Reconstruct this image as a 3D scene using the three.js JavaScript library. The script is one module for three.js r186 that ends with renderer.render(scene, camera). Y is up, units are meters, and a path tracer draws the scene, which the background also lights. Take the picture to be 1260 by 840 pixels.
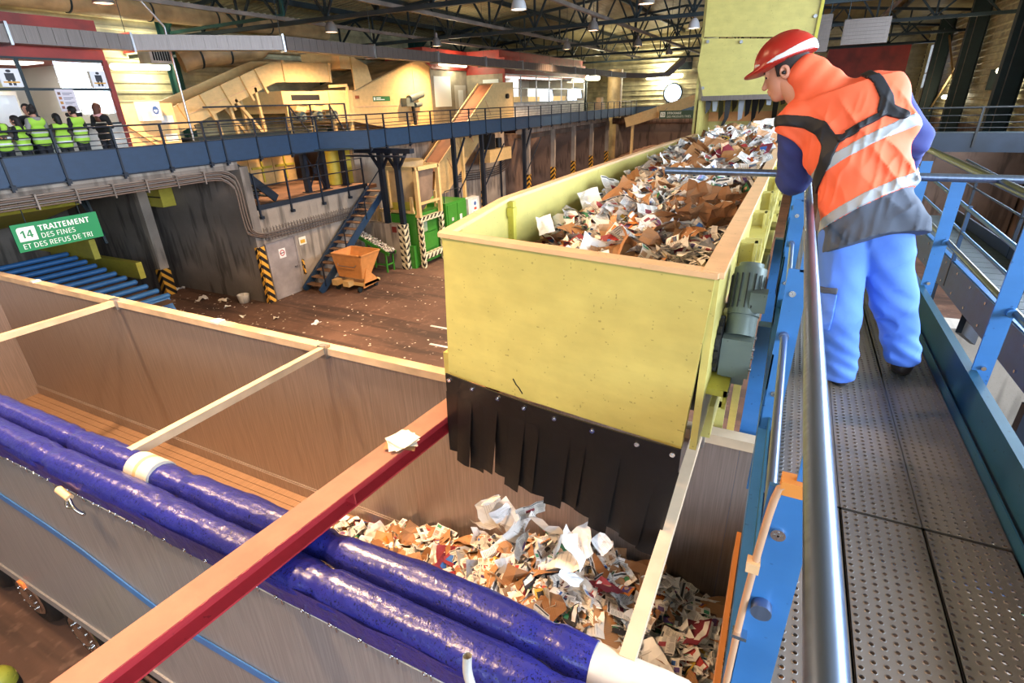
import * as THREE from 'three';
import { mergeGeometries } from 'three/addons/utils/BufferGeometryUtils.js';
import { RectAreaLightUniformsLib } from 'three/addons/lights/RectAreaLightUniformsLib.js';

// ---------------------------------------------------------------- camera, exposure, large lights
const scene = new THREE.Scene();
scene.background = new THREE.Color(0x20242a);
const camera = new THREE.PerspectiveCamera(65.67, 1.5, 0.05, 300);
{
  const m = new THREE.Matrix4().makeBasis(new THREE.Vector3(0.893894, -0.029076, -0.447334),
    new THREE.Vector3(-0.161297, 0.910197, -0.381477), new THREE.Vector3(0.418254, 0.413154, 0.80893));
  camera.quaternion.setFromRotationMatrix(m);
  camera.position.set(0, 6.6, 0);
}
scene.add(camera);
const renderer = new THREE.WebGLRenderer({ antialias: true });
renderer.toneMapping = THREE.LinearToneMapping;
renderer.toneMappingExposure = 0.8;
renderer.shadowMap.enabled = true;
RectAreaLightUniformsLib.init();

const SODIUM = new THREE.Color().setRGB(1, 0.64, 0.36);
const HALIDE = new THREE.Color().setRGB(1, 0.80, 0.58);
const DAY = new THREE.Color().setRGB(0.70, 0.83, 1.0);
const TUBE = new THREE.Color().setRGB(1, 0.90, 0.62);
const LAMP_CD = 470;
function areaLight(color, intensity, w, h, pos, target) {
  const l = new THREE.RectAreaLight(color, intensity, w, h);
  l.position.set(...pos); l.lookAt(...target); scene.add(l); return l;
}
// daylight through the glazed band high in the right-hand wall and cool light from an added, unseen window behind the camera
areaLight(DAY, 34, 38, 3.4, [8.72, 8.2, -8], [-5, 5.0, -8]);
areaLight(DAY, 11, 9, 3.2, [0.5, 8.4, 11.7], [0.5, 5.2, -4]);

// ---------------------------------------------------------------- helpers
let seed = 12345;
const rnd = () => { seed = (seed * 1664525 + 1013904223) >>> 0; return seed / 4294967296; };
const rr = (a, b) => a + (b - a) * rnd();
const pick = a => a[Math.floor(rnd() * a.length)];
const V = (x, y, z) => new THREE.Vector3(x, y, z);
const A = p => p.isVector3 ? p : V(p[0], p[1], p[2]);

function clean(g) {
  if (g.index) g = g.toNonIndexed();
  for (const k of Object.keys(g.attributes)) if (!['position', 'normal', 'uv'].includes(k)) g.deleteAttribute(k);
  if (!g.attributes.normal) g.computeVertexNormals();
  return g;
}
function uvMetres(g) {               // box-mapped uv in metres, so that patterns keep their real size
  const p = g.attributes.position, n = g.attributes.normal, u = new Float32Array(p.count * 2);
  for (let i = 0; i < p.count; i += 3) {
    let nx = 0, ny = 0, nz = 0;
    for (let k = 0; k < 3; k++) { nx += Math.abs(n.getX(i + k)); ny += Math.abs(n.getY(i + k)); nz += Math.abs(n.getZ(i + k)); }
    for (let k = 0; k < 3; k++) {
      const j = i + k, x = p.getX(j), y = p.getY(j), z = p.getZ(j);
      if (ny >= nx && ny >= nz) { u[2 * j] = x; u[2 * j + 1] = z; }
      else if (nx >= nz) { u[2 * j] = z; u[2 * j + 1] = y; }
      else { u[2 * j] = x; u[2 * j + 1] = y; }
    }
  }
  g.setAttribute('uv', new THREE.BufferAttribute(u, 2));
  return g;
}
const used = new Map();
function numbered(name) {
  const k = used.get(name) || 0; used.set(name, k + 1);
  return k ? `${name}_${String(k).padStart(3, '0')}` : name;
}
function join(geoms, keepUV) {
  const list = (Array.isArray(geoms) ? geoms.flat(3) : [geoms]).map(clean);
  list.forEach(g => { if (keepUV && !g.attributes.uv) uvMetres(g); if (!keepUV) g.deleteAttribute('uv'); });
  const g = list.length > 1 ? mergeGeometries(list) : list[0];
  return keepUV ? g : uvMetres(g);
}
function part(name, geoms, mat, parent, keepUV) {
  const m = new THREE.Mesh(join(geoms, keepUV), mat);
  m.name = name; m.castShadow = m.receiveShadow = true;
  parent.add(m); return m;
}
const groups = [];
function thing(name, label, category, group) {
  const o = new THREE.Group(); o.name = numbered(name); o.userData = { label, category };
  if (group) o.userData.group = group;
  scene.add(o); groups.push(o); return o;
}
function solo(name, geoms, mat, label, category, group, keepUV) {     // a thing that is one mesh
  const m = part(numbered(name), geoms, mat, scene, keepUV);
  m.userData = { label, category }; if (group) m.userData.group = group;
  rebaseMesh(m); return m;
}
function rebaseMesh(m) {
  m.geometry.computeBoundingBox(); const b = m.geometry.boundingBox;
  const c = V((b.min.x + b.max.x) / 2, b.min.y, (b.min.z + b.max.z) / 2);
  m.geometry.translate(-c.x, -c.y, -c.z); m.position.copy(c);
}
function struct(name, geoms, mat, label, category = 'structure') {
  const m = part(name, geoms, mat, scene);
  m.userData = { kind: 'structure', label, category }; return m;
}
function rebase(o) {                 // move a group's origin to the base of the thing
  const b = new THREE.Box3().setFromObject(o);
  const c = V((b.min.x + b.max.x) / 2, b.min.y, (b.min.z + b.max.z) / 2);
  o.children.forEach(k => k.position.sub(c)); o.position.copy(c);
}
function bx(x0, x1, y0, y1, z0, z1) {
  const g = new THREE.BoxGeometry(Math.abs(x1 - x0), Math.abs(y1 - y0), Math.abs(z1 - z0));
  g.translate((x0 + x1) / 2, (y0 + y1) / 2, (z0 + z1) / 2); return g;
}
function bar(p, q, w, h, up = [0, 1, 0]) {       // box from p to q, w sideways and h along up
  p = A(p); q = A(q); const d = q.clone().sub(p), L = d.length(); d.normalize();
  let u = A(up).clone(); if (Math.abs(u.dot(d)) > 0.98) u = Math.abs(d.x) > 0.9 ? V(0, 1, 0) : V(1, 0, 0);
  const s = d.clone().cross(u).normalize(); u = s.clone().cross(d).normalize();
  const g = new THREE.BoxGeometry(w, h, L);
  g.applyMatrix4(new THREE.Matrix4().makeBasis(s, u, d.clone().negate()));
  const c = p.clone().add(q).multiplyScalar(0.5); g.translate(c.x, c.y, c.z); return g;
}
function cyl(p, q, r, seg = 10, r2 = r) {
  p = A(p); q = A(q); const d = q.clone().sub(p), L = d.length();
  const g = new THREE.CylinderGeometry(r2, r, L, seg);
  g.applyQuaternion(new THREE.Quaternion().setFromUnitVectors(V(0, 1, 0), d.normalize()));
  const c = p.clone().add(q).multiplyScalar(0.5); g.translate(c.x, c.y, c.z); return g;
}
function tube(pts, r, n = 24, k = 8, tension = 0.5) {
  const c = new THREE.CatmullRomCurve3(pts.map(A), false, 'catmullrom', tension);
  return new THREE.TubeGeometry(c, n, r, k, false);
}
function ball(c, r, sx = 1, sy = 1, sz = 1, n = 12) {
  const g = new THREE.SphereGeometry(r, n, Math.max(6, n * 0.7 | 0)); g.scale(sx, sy, sz); g.translate(...c); return g;
}
function prism(axis, pts, d0, d1) {  // polygon extruded along an axis: x (z,y), y (x,z), z (x,y)
  const s = new THREE.Shape(pts.map(p => new THREE.Vector2(p[0], p[1])));
  const g = new THREE.ExtrudeGeometry(s, { depth: Math.abs(d1 - d0), bevelEnabled: false });
  const lo = Math.min(d0, d1), m = new THREE.Matrix4();
  if (axis === 'z') g.translate(0, 0, lo);
  else if (axis === 'x') { m.set(0, 0, 1, lo, 0, 1, 0, 0, 1, 0, 0, 0, 0, 0, 0, 1); g.applyMatrix4(m); flip(g); }
  else { m.set(1, 0, 0, 0, 0, 0, 1, lo, 0, 1, 0, 0, 0, 0, 0, 1); g.applyMatrix4(m); flip(g); }
  return g;
}
function flip(g) {                   // a mirroring matrix turned the winding over: put it back
  const p = g.attributes.position, n = g.attributes.normal, u = g.attributes.uv;
  if (g.index) return g;
  for (const a of [p, n, u]) for (let i = 0; i < a.count; i += 3) for (let k = 0; k < a.itemSize; k++) {
    const t = a.array[(i + 1) * a.itemSize + k]; a.array[(i + 1) * a.itemSize + k] = a.array[(i + 2) * a.itemSize + k]; a.array[(i + 2) * a.itemSize + k] = t;
  }
  g.computeVertexNormals(); return g;
}
function plate(pts, t) {             // planar polygon of 3D points with thickness t (towards -normal)
  const P = pts.map(A), n = V(0, 0, 0);
  for (let i = 0; i < P.length; i++) { const a = P[i], b = P[(i + 1) % P.length]; n.add(a.clone().cross(b)); }
  n.normalize();
  const u = P[1].clone().sub(P[0]).normalize(), v = n.clone().cross(u);
  const s = new THREE.Shape(P.map(p => { const d = p.clone().sub(P[0]); return new THREE.Vector2(d.dot(u), d.dot(v)); }));
  const g = new THREE.ExtrudeGeometry(s, { depth: t, bevelEnabled: false }); g.translate(0, 0, -t);
  g.applyMatrix4(new THREE.Matrix4().makeBasis(u, v, n)); g.translate(P[0].x, P[0].y, P[0].z); return g;
}
function lathe(pts, c, seg = 20) {
  const g = new THREE.LatheGeometry(pts.map(p => new THREE.Vector2(p[0], p[1])), seg); g.translate(...c); return g;
}

// ---------------------------------------------------------------- procedural textures
function hash(x, y, s) { let h = Math.imul(x, 374761393) + Math.imul(y, 668265263) + Math.imul(s, 974711); h = Math.imul(h ^ (h >>> 13), 1274126177); return ((h ^ (h >>> 16)) >>> 0) / 4294967296; }
function vnoise(x, y, per, s, pery = per) {
  const xi = Math.floor(x), yi = Math.floor(y), fx = x - xi, fy = y - yi, w = t => t * t * (3 - 2 * t);
  const m = (a, n) => ((a % n) + n) % n, a = hash(m(xi, per), m(yi, pery), s), b = hash(m(xi + 1, per), m(yi, pery), s), c = hash(m(xi, per), m(yi + 1, pery), s), d = hash(m(xi + 1, per), m(yi + 1, pery), s);
  return (a + (b - a) * w(fx)) + ((c + (d - c) * w(fx)) - (a + (b - a) * w(fx))) * w(fy);
}
function fbm(u, v, base, oct, s, basey = base) {
  let a = 0.5, t = 0, n = 0, p = base, q = basey;
  for (let i = 0; i < oct; i++) { t += a * vnoise(u * p, v * q, p, s + i, q); n += a; a *= 0.55; p *= 2; q *= 2; }
  return t / n;
}
function tex(size, metres, fn, srgb = true) {
  const d = new Uint8Array(size * size * 4);
  for (let y = 0; y < size; y++) for (let x = 0; x < size; x++) {
    const c = fn(x / size, y / size, x, y), i = (y * size + x) * 4;
    if (Array.isArray(c)) { d[i] = c[0]; d[i + 1] = c[1]; d[i + 2] = c[2]; } else d[i] = d[i + 1] = d[i + 2] = c;
    d[i + 3] = 255;
  }
  const t = new THREE.DataTexture(d, size, size);
  t.wrapS = t.wrapT = THREE.RepeatWrapping; t.magFilter = THREE.LinearFilter; t.minFilter = THREE.LinearMipmapLinearFilter; t.generateMipmaps = true;
  if (srgb) t.colorSpace = THREE.SRGBColorSpace;
  t.repeat.set(1 / metres, 1 / metres); t.needsUpdate = true; return t;
}
const clamp = (v, a, b) => Math.max(a, Math.min(b, v));
const mixc = (a, b, t) => a.map((v, i) => v + (b[i] - v) * t);
const sm = (a, b, x) => { const t = clamp((x - a) / (b - a), 0, 1); return t * t * (3 - 2 * t); };
// light mottling used on painted and concrete surfaces, multiplied with a material's own colour
const tMottle = tex(512, 2.2, (u, v) => 255 * (0.74 + 0.26 * clamp(0.5 + (fbm(u, v, 4, 6, 3) - 0.5) * 1.9, 0, 1)));
const tPaint = tex(512, 1.4, (u, v) => {
  let k = 0.87 + 0.1 * fbm(u, v, 9, 5, 21) + 0.06 * (fbm(u + 0.03 * Math.sin(v * 25), v, 8, 4, 44, 30) - 0.5);
  if (fbm(u, v, 60, 2, 77) > 0.86) k -= 0.18;
  return 255 * clamp(k, 0.4, 1);
});
const tConcrete = tex(512, 3.0, (u, v) => {
  let k = 0.72 + 0.28 * fbm(u, v, 3, 6, 5); const s = fbm(u, v, 14, 3, 9, 2);
  k -= 0.22 * sm(0.52, 0.75, s); if (hash(Math.floor(u * 512), Math.floor(v * 512), 4) > 0.992) k -= 0.2;
  return mixc([0, 0, 0], [255, 250, 244], clamp(k, 0.25, 1));
});
const tBump = tex(256, 0.5, (u, v) => 255 * fbm(u, v, 8, 5, 61), false);
const tBrushed = tex(512, 1.2, (u, v) => 255 * (0.84 + 0.16 * fbm(u, v, 128, 2, 15, 4)));
const tRough = tex(256, 1.1, (u, v) => 255 * (0.55 + 0.45 * fbm(u, v, 4, 5, 81)), false);
const tFloor = tex(1024, 9, (u, v) => {
  const a = fbm(u, v, 3, 7, 101), b = fbm(u, v, 12, 5, 130), w = fbm(u, v, 2, 5, 140, 18), f = fbm(u, v, 60, 3, 150);
  let c = mixc([66, 47, 39], [112, 82, 67], clamp(0.5 + (a - 0.5) * 1.7 + (b - 0.5) * 0.5, 0, 1));
  c = mixc(c, [46, 34, 29], 0.55 * sm(0.52, 0.68, w)); c = mixc(c, [138, 110, 94], 0.35 * sm(0.6, 0.8, f));
  return c;
});
const tSpeck = tex(512, 0.8, (u, v) => {      // blue tarpaulin spattered with dark dirt specks
  const f = fbm(u, v, 128, 2, 161), g = fbm(u, v, 6, 4, 170); let k = 0.82 + 0.18 * g;
  if (f > 0.70 && g > 0.40) k *= 0.42; return 255 * k;
});

// ---------------------------------------------------------------- materials
function mat(c, rough = 0.6, metal = 0, o = {}) {
  const col = Array.isArray(c) ? new THREE.Color().setRGB(...c) : new THREE.Color(c);
  return new THREE.MeshStandardMaterial({ color: col, roughness: rough, metalness: metal, ...o });
}
const glow = (c, i) => new THREE.MeshStandardMaterial({ color: 0x111111, emissive: c, emissiveIntensity: i, roughness: 0.6 });
const m = {
  floor: mat(0xffffff, 0.75, 0, { map: tFloor, bumpMap: tBump, bumpScale: 0.004 }),
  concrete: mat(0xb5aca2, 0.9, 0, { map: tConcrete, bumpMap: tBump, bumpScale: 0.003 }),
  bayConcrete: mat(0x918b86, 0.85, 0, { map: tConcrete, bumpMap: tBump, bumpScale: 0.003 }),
  farConcrete: mat(0x8b7468, 0.9, 0, { map: tConcrete }),
  cladding: mat(0xdcd3a8, 0.55, 0, { map: tMottle }),
  deck: mat(0xa79a72, 0.55, 0.1, { map: tMottle }),
  greySteel: mat(0x25343a, 0.55, 0.2, { map: tMottle }),
  green: mat(0x1f4d47, 0.55, 0.1, { map: tMottle }),
  rightCol: mat(0x1d3335, 0.6, 0.1, { map: tMottle }),
  beige: mat(0xc7a97a, 0.55, 0.0, { map: tMottle }),
  galv: mat(0x7a706b, 0.42, 0.7, { map: tBrushed }),
  tie: mat(0x8a8078, 0.5, 0.5, { map: tMottle }),
  red: mat(0x9c2a1e, 0.5, 0, { map: tMottle }),
  navy: mat(0x24405f, 0.45, 0.1, { map: tPaint }),
  navyDark: mat(0x1a2636, 0.5, 0.2, { map: tMottle }),
  yellow: mat(0xe6c284, 0.42, 0, { map: tPaint }),
  yellowGreen: mat(0xc9bd48, 0.5, 0, { map: tPaint }),
  hopper: mat(0xccbe6c, 0.4, 0, { map: tPaint, bumpMap: tBump, bumpScale: 0.0006 }),
  hopperRim: mat(0xe3b98a, 0.6, 0, { map: tPaint }),
  green2: mat(0x3f8f2e, 0.45, 0, { map: tPaint }),
  orange: mat(0xe09a58, 0.5, 0, { map: tPaint }),
  doorGrey: mat(0xa39a98, 0.5, 0, { map: tMottle }),
  white: mat(0xe9e6df, 0.6, 0, { map: tMottle }),
  black: mat(0x121212, 0.6),
  rubber: mat(0x131111, 0.42, 0, { map: tMottle, bumpMap: tBump, bumpScale: 0.002 }),
  chrome: mat(0xd8d8da, 0.22, 1),
  zinc: mat(0xb4b6ba, 0.35, 0.9, { map: tBrushed }),
  blue: mat(0x3a77b8, 0.37, 0.05, { map: tPaint }),
  kick: mat(0x2c5a72, 0.35, 0.2, { map: tPaint }),
  railPipe: mat(0x8294b4, 0.33, 0.85, { map: tBrushed }),
  perf: mat(0x7d7a78, 0.5, 0.35, { map: tMottle, bumpMap: tBump, bumpScale: 0.0015 }),
  tarp: mat(0x262a80, 0.3, 0, { map: tSpeck, bumpMap: tBump, bumpScale: 0.006 }),
  strap: mat(0xcfc5b6, 0.7, 0, { map: tMottle }),
  alu: mat(0xaeabab, 0.42, 0.55, { map: tBrushed }),
  rimAlu: mat(0xd2b899, 0.5, 0.15, { map: tMottle }),
  beamRed: mat(0xb03038, 0.42, 0.05, { map: tPaint }),
  beamDust: mat(0xa3735f, 0.85, 0, { map: tMottle, bumpMap: tBump, bumpScale: 0.002 }),
  motor: mat(0x6e7a74, 0.45, 0.3, { map: tPaint }),
  glassClear: new THREE.MeshPhysicalMaterial({ color: 0xffffff, transmission: 1, roughness: 0.02, thickness: 0, ior: 1.45 }),
};
// ---------------------------------------------------------------- the hall
const XL = -27, XR = 9, ZB = -64, ZF = 12;
struct('floor', [bx(XL - 0.5, XR + 0.5, -0.3, 0, ZB - 0.5, ZF + 0.5)], m.floor, 'brown dusty concrete hall floor', 'floor');
function ribs(a0, a1, pitch, depth, back) {      // trapezoid sheet profile as (offset, along) pairs; offset 0 is the face, back the rear
  const p = [];
  for (let a = a0; a < a1 - 1e-6; a += pitch) p.push([depth, a], [depth, a + pitch * 0.55], [0, a + pitch * 0.68], [0, Math.min(a1, a + pitch * 0.9)]);
  p.push([0, a1], [back, a1], [back, a0]); return p;
}
// long wall on the left, cream cladding
struct('wall_left', [prism('z', ribs(0, 12, 0.42, -0.05, -0.3).map(([o, y]) => [XL + o, y]), ZB, ZF)], m.cladding, 'cream ribbed metal cladding of the long hall wall', 'wall');
struct('wall_back', [prism('x', ribs(4.9, 13.5, 0.5, -0.05, -0.3).map(([o, y]) => [ZB + o, y]), XL, XR)], m.cladding, 'cream ribbed cladding of the far hall wall with round windows', 'wall');
struct('trim_1', [bx(XL, XR, 0, 4.9, ZB - 0.3, ZB + 0.15)], m.farConcrete, 'brown concrete base of the far hall wall', 'wall');
struct('wall_front', [bx(XL - 0.3, XR + 0.3, 0, 6.8, ZF, ZF + 0.3), bx(XL - 0.3, XR + 0.3, 10, 13.5, ZF, ZF + 0.3), bx(XL - 0.3, -4, 6.8, 10, ZF, ZF + 0.3), bx(5, XR + 0.3, 6.8, 10, ZF, ZF + 0.3)], m.cladding, 'cladding wall behind the loading walkway', 'wall');
// right-hand wall: concrete base, cladding above, opening for the glazed band and for the far window
{
  const zone = (y0, y1, z0, z1) => prism('z', ribs(y0, y1, 0.36, 0.05, 0.3).map(([o, y]) => [XR + o, y]), z0, z1);
  struct('wall_right', [zone(4.6, 6.5, ZB, ZF), zone(9.9, 12.2, ZB, ZF), zone(6.5, 9.9, -27.2, -56), zone(6.5, 9.9, -61.5, ZB), zone(6.5, 9.9, 11, ZF)], m.cladding, 'cream ribbed cladding of the right hall wall', 'wall');
  struct('trim_2', [bx(XR - 0.12, XR + 0.3, 0, 4.6, ZB, ZF)], m.farConcrete, 'brown concrete base of the right hall wall', 'wall');
  const win = (n, z0, z1, y0, y1, label, inten) => {
    const o = thing('window_' + n, label, 'window'); o.userData.kind = 'structure';
    const fr = []; for (let z = z0; z <= z1 + 0.01; z += (z1 - z0) / Math.round((z1 - z0) / 1.1)) fr.push(bx(XR - 0.05, XR + 0.1, y0, y1, z - 0.04, z + 0.04));
    for (const y of [y0, (y0 + y1) / 2, y1]) fr.push(bx(XR - 0.05, XR + 0.1, y - 0.04, y + 0.04, z0, z1));
    part('window_frame', fr, m.white, o);
    part('pane', [bx(XR + 0.1, XR + 0.14, y0, y1, z0, z1)], glow(DAY, inten), o);
  };
  win(1, -27, 11, 6.5, 9.9, 'glazed daylight band high in the right wall', 2);
  win(2, -61.5, -56, 5.6, 9.9, 'bright tall window in the right wall beyond the columns', 2.2);
  { const o = thing('window_5', 'unseen glazed window added behind the walkway for its cool light', 'window'); o.userData.kind = 'structure'; const fr = []; for (let x = -4; x <= 5.01; x += 1.125) fr.push(bx(x - 0.04, x + 0.04, 6.8, 10, ZF, ZF + 0.1)); part('window_frame', fr, m.white, o); part('pane', [bx(-4, 5, 6.8, 10, ZF + 0.1, ZF + 0.14)], glow(DAY, 2), o); }  // added window out of view, placed to throw cool light from behind the camera
  areaLight(DAY, 5, 4, 3.0, [8.8, 8, -58.7], [0, 5, -55]);
}
// pitched roof deck: ribs run across the hall
{
  const deck = (xa, xb, ya, yb) => {
    const p = []; for (let z = ZB; z < ZF; z += 0.4) p.push([z, 0], [z + 0.16, 0], [z + 0.21, 0.08], [z + 0.35, 0.08]);
    p.push([ZF, 0], [ZF, 0.3], [ZB, 0.3]);
    const g = prism('x', p, xa, xb), q = g.attributes.position;
    for (let i = 0; i < q.count; i++) q.setY(i, q.getY(i) + ya + (yb - ya) * (q.getX(i) - xa) / (xb - xa));
    g.computeVertexNormals(); return g;
  };
  struct('ceiling', [deck(XL - 0.3, -9, 11.3, 13.1), deck(-9, XR + 0.3, 13.1, 11.3)], m.deck, 'corrugated metal roof deck over steel trusses', 'roof');
}
const roofY = x => x < -9 ? 11.3 + 1.8 * (x - XL) / 18 : 13.1 - 1.8 * (x + 9) / 18;
[[-19.2, 'nearest dark steel roof truss, its chord crossing the upper left corner'], [-28.4, 'second dark steel roof truss from the camera'], [-38.2, 'third dark steel roof truss from the camera'],
  [-47.6, 'fourth dark steel roof truss from the camera'], [-57, 'farthest dark steel roof truss before the round windows']].forEach(([z, label]) => {
  const o = thing('roof_truss', label, 'truss', 'roof trusses across the hall');
  part('bottom_chord', [bx(XL, XR, 9.82, 9.98, z - 0.09, z + 0.09)], m.greySteel, o);
  const top = x => roofY(x) - 0.35;
  part('top_chord', [bar([XL, top(XL), z], [-9, top(-9), z], 0.18, 0.16), bar([-9, top(-9), z], [XR, top(XR), z], 0.18, 0.16)], m.greySteel, o);
  for (let x = XL + 1.2; x < XR - 1; x += 2.6) {
    part('post', [bx(x - 0.045, x + 0.045, 9.95, top(x), z - 0.045, z + 0.045)], m.greySteel, o);
    if (x + 1.3 < XR) part('brace', [bar([x, 9.95, z], [x + 1.3, top(x + 1.3), z], 0.09, 0.09)], m.greySteel, o);
    if (x + 2.6 < XR) part('brace', [bar([x + 1.3, top(x + 1.3), z], [x + 2.6, 9.95, z], 0.09, 0.09)], m.greySteel, o);
  }
});
[[-20.2, 'grey tie tube under the roof above the yellow inclined conveyor'], [-14.6, 'grey tie tube under the roof above the visitor walkway'], [-9.0, 'grey tie tube along the middle row of lamps'], [-3.2, 'grey tie tube under the roof left of the yellow chute tower'], [3.0, 'grey tie tube under the roof above the worker']].forEach(([x, label]) =>
  solo('tie_tube', [bx(x - 0.07, x + 0.07, 9.98, 10.12, -57, -12)], m.tie, label, 'tie', 'longitudinal ties between the trusses'));
// purlins carrying the deck, lying on the trusses
[-24, -21, -17.5, -12, -6, 0, 5].forEach((x, i) => solo('purlin', [bx(x - 0.06, x + 0.06, roofY(x) - 0.27, roofY(x) - 0.02, ZB, ZF)], m.greySteel,
  ['purlin under the roof nearest the cream cladding wall', 'second purlin from the cream cladding wall', 'purlin under the roof above the control room', 'purlin above the galvanised duct', 'purlin right of the roof ridge', 'purlin above the loading walkway', 'purlin nearest the right wall'][i], 'purlin', 'roof purlins'));

// portal columns along the right wall
[[-35, 'dark green column of the right wall nearest the worker'], [-44.4, 'second dark green column of the right wall'], [-53.5, 'third dark green column of the right wall beside the window'], [-25.6, 'dark green column of the right wall at the picture edge']].forEach(([z, label]) => {
  const o = thing('portal_column', label, 'column', 'columns of the right wall');
  part('web', [bx(8.0, 8.9, 0, 11.2, z - 0.02, z + 0.02)], m.rightCol, o);
  part('flange', [bx(7.98, 8.02, 0, 11.2, z - 0.25, z + 0.25)], m.rightCol, o);
  part('flange', [bx(8.86, 8.9, 0, 11.2, z - 0.25, z + 0.25)], m.rightCol, o);
  part('conduit', [cyl([8.3, 0, z + 0.06], [8.3, 10.5, z + 0.06], 0.025, 6)], m.tie, o);
});
{
  const o = thing('wall_bracing', 'pale crossed brace bars between right wall columns', 'brace');
  part('brace', [bar([8.7, 5, -44.5], [8.7, 10, -53.5], 0.1, 0.1)], m.beige, o);
  part('brace', [bar([8.7, 10, -44.5], [8.7, 5, -53.5], 0.1, 0.1)], m.beige, o);
}
solo('wall_panel', [bx(8.86, 8.98, 6.4, 7.4, -40.5, -38.5)], m.green, 'square green panel on the right wall cladding', 'panel');
// red cabin far right behind the worker
{
  const o = thing('red_cabin', 'red walled cabin at the far end behind the worker', 'cabin');
  part('wall', [bx(1.2, 6.6, 5.2, 9.6, -54, -53.8), bx(1.2, 6.6, 5.2, 9.6, -58, -57.8), bx(1.2, 1.4, 5.2, 9.6, -58, -54), bx(6.4, 6.6, 5.2, 9.6, -58, -54)], m.red, o);
  part('roof', [bx(1.1, 6.7, 9.6, 9.7, -58.1, -53.7)], m.greySteel, o);
  part('window', [bx(5.3, 6.2, 6.5, 7.6, -53.8, -53.74)], m.doorGrey, o);
  part('base', [bx(1.2, 6.6, 0, 5.2, -57.9, -53.9)], m.farConcrete, o);
}
// fan heaters hanging in front of it
[[-0.15, 0.55, 'upright finned air heater hanging behind the worker helmet'], [1.0, 2.6, 'wide finned air heater hanging beside the red cabin']].forEach(([x0, x1, label], i) => {
  const o = thing('air_heater', label, 'heater'), z = -28.2, y0 = i ? 8.3 : 8.1, y1 = i ? 9.2 : 9.45;
  part('housing', [bx(x0, x1, y0, y1, z - 0.5, z)], m.galv, o);
  for (let y = y0 + 0.06; y < y1; y += 0.13) part('fin', [bx(x0 + 0.03, x1 - 0.03, y, y + 0.05, z, z + 0.05)], m.galv, o);
  for (const x of [x0 + 0.1, x1 - 0.1]) part('hanger', [cyl([x, y1, z - 0.2], [x, 9.9, z - 0.2], 0.015, 5)], m.greySteel, o);
});

// ---------------------------------------------------------------- hanging lamps
function hangLamp(x, z, kind, label, power = 1, y = 9.5) {
  const o = thing('high_bay_lamp', label, 'lamp', 'high-bay lamps');
  const hot = kind === 'white' ? HALIDE : SODIUM;
  part('reflector', [lathe([[0.09, 0.42], [0.16, 0.36], [0.24, 0.2], [0.28, 0.02], [0.285, 0], [0.27, 0.02], [0.22, 0.2], [0.14, 0.34], [0.08, 0.38]], [x, y, z], 20)],
    kind === 'white' ? mat(0xd9dade, 0.35, 0.3) : mat(0x8f8a86, 0.4, 0.5), o);
  part('ballast', [cyl([x, y + 0.42, z], [x, y + 0.62, z], 0.1, 12), cyl([x, y + 0.62, z], [x, y + 0.66, z], 0.06, 10)], m.galv, o);
  part('suspension', [cyl([x, y + 0.66, z], [x, roofY(x) - 0.01, z], 0.012, 5)], m.greySteel, o);
  part('lens', [cyl([x, y + 0.03, z], [x, y + 0.06, z], 0.255, 20)], glow(hot, 9), o);
  const l = new THREE.SpotLight(hot, LAMP_CD * power * (kind === 'white' ? 0.8 : 1), 0, 1.25, 0.5, 2);
  l.position.set(x, y - 0.03, z); l.target.position.set(x, 0, z); l.castShadow = true; l.shadow.radius = 12;
  scene.add(l, l.target);
}
hangLamp(-9.4, -19.5, 'white', 'bright white bell lamp nearest the top middle edge');
hangLamp(-9.35, -27.4, 'sodium', 'grey bell lamp with warm rim hanging over the far booth');
hangLamp(-5.2, -29.9, 'white', 'white glowing bell lamp beside the yellow chute tower');
hangLamp(-5.35, -21.2, 'sodium', 'warm orange bell lamp at the top edge left of the tower');
hangLamp(-9.8, -37.4, 'sodium', 'small warm lamp above the sorting control booth');
hangLamp(-9.7, -46.3, 'sodium', 'small bell lamp in front of the far cladding wall');
hangLamp(-10.2, -57.6, 'sodium', 'farthest small lamp above the round windows');
hangLamp(-18.5, -19.9, 'sodium', 'warm lamp above the yellow conveyor and duct');
hangLamp(-18.7, -28.2, 'sodium', 'warm lamp above the red fascia of the far booth');
hangLamp(-18.5, -10.8, 'sodium', 'warm lamp above the visitors on the walkway');
hangLamp(-9.4, -10.2, 'sodium', 'warm lamp over the hall floor behind the trailer');
hangLamp(-9.4, -0.8, 'sodium', 'warm lamp over the front half of the trailer', 0.6);
hangLamp(-4.2, 0.2, 'sodium', 'warm lamp over the near side of the trailer', 0.5);
hangLamp(-6.0, -3.45, 'sodium', 'warm lamp over the trailer beside the yellow hopper', 1.2);
hangLamp(-18.5, -1.6, 'sodium', 'warm lamp above the control room roof');
hangLamp(-14, -36, 'sodium', 'warm lamp above the storage bays');

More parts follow.
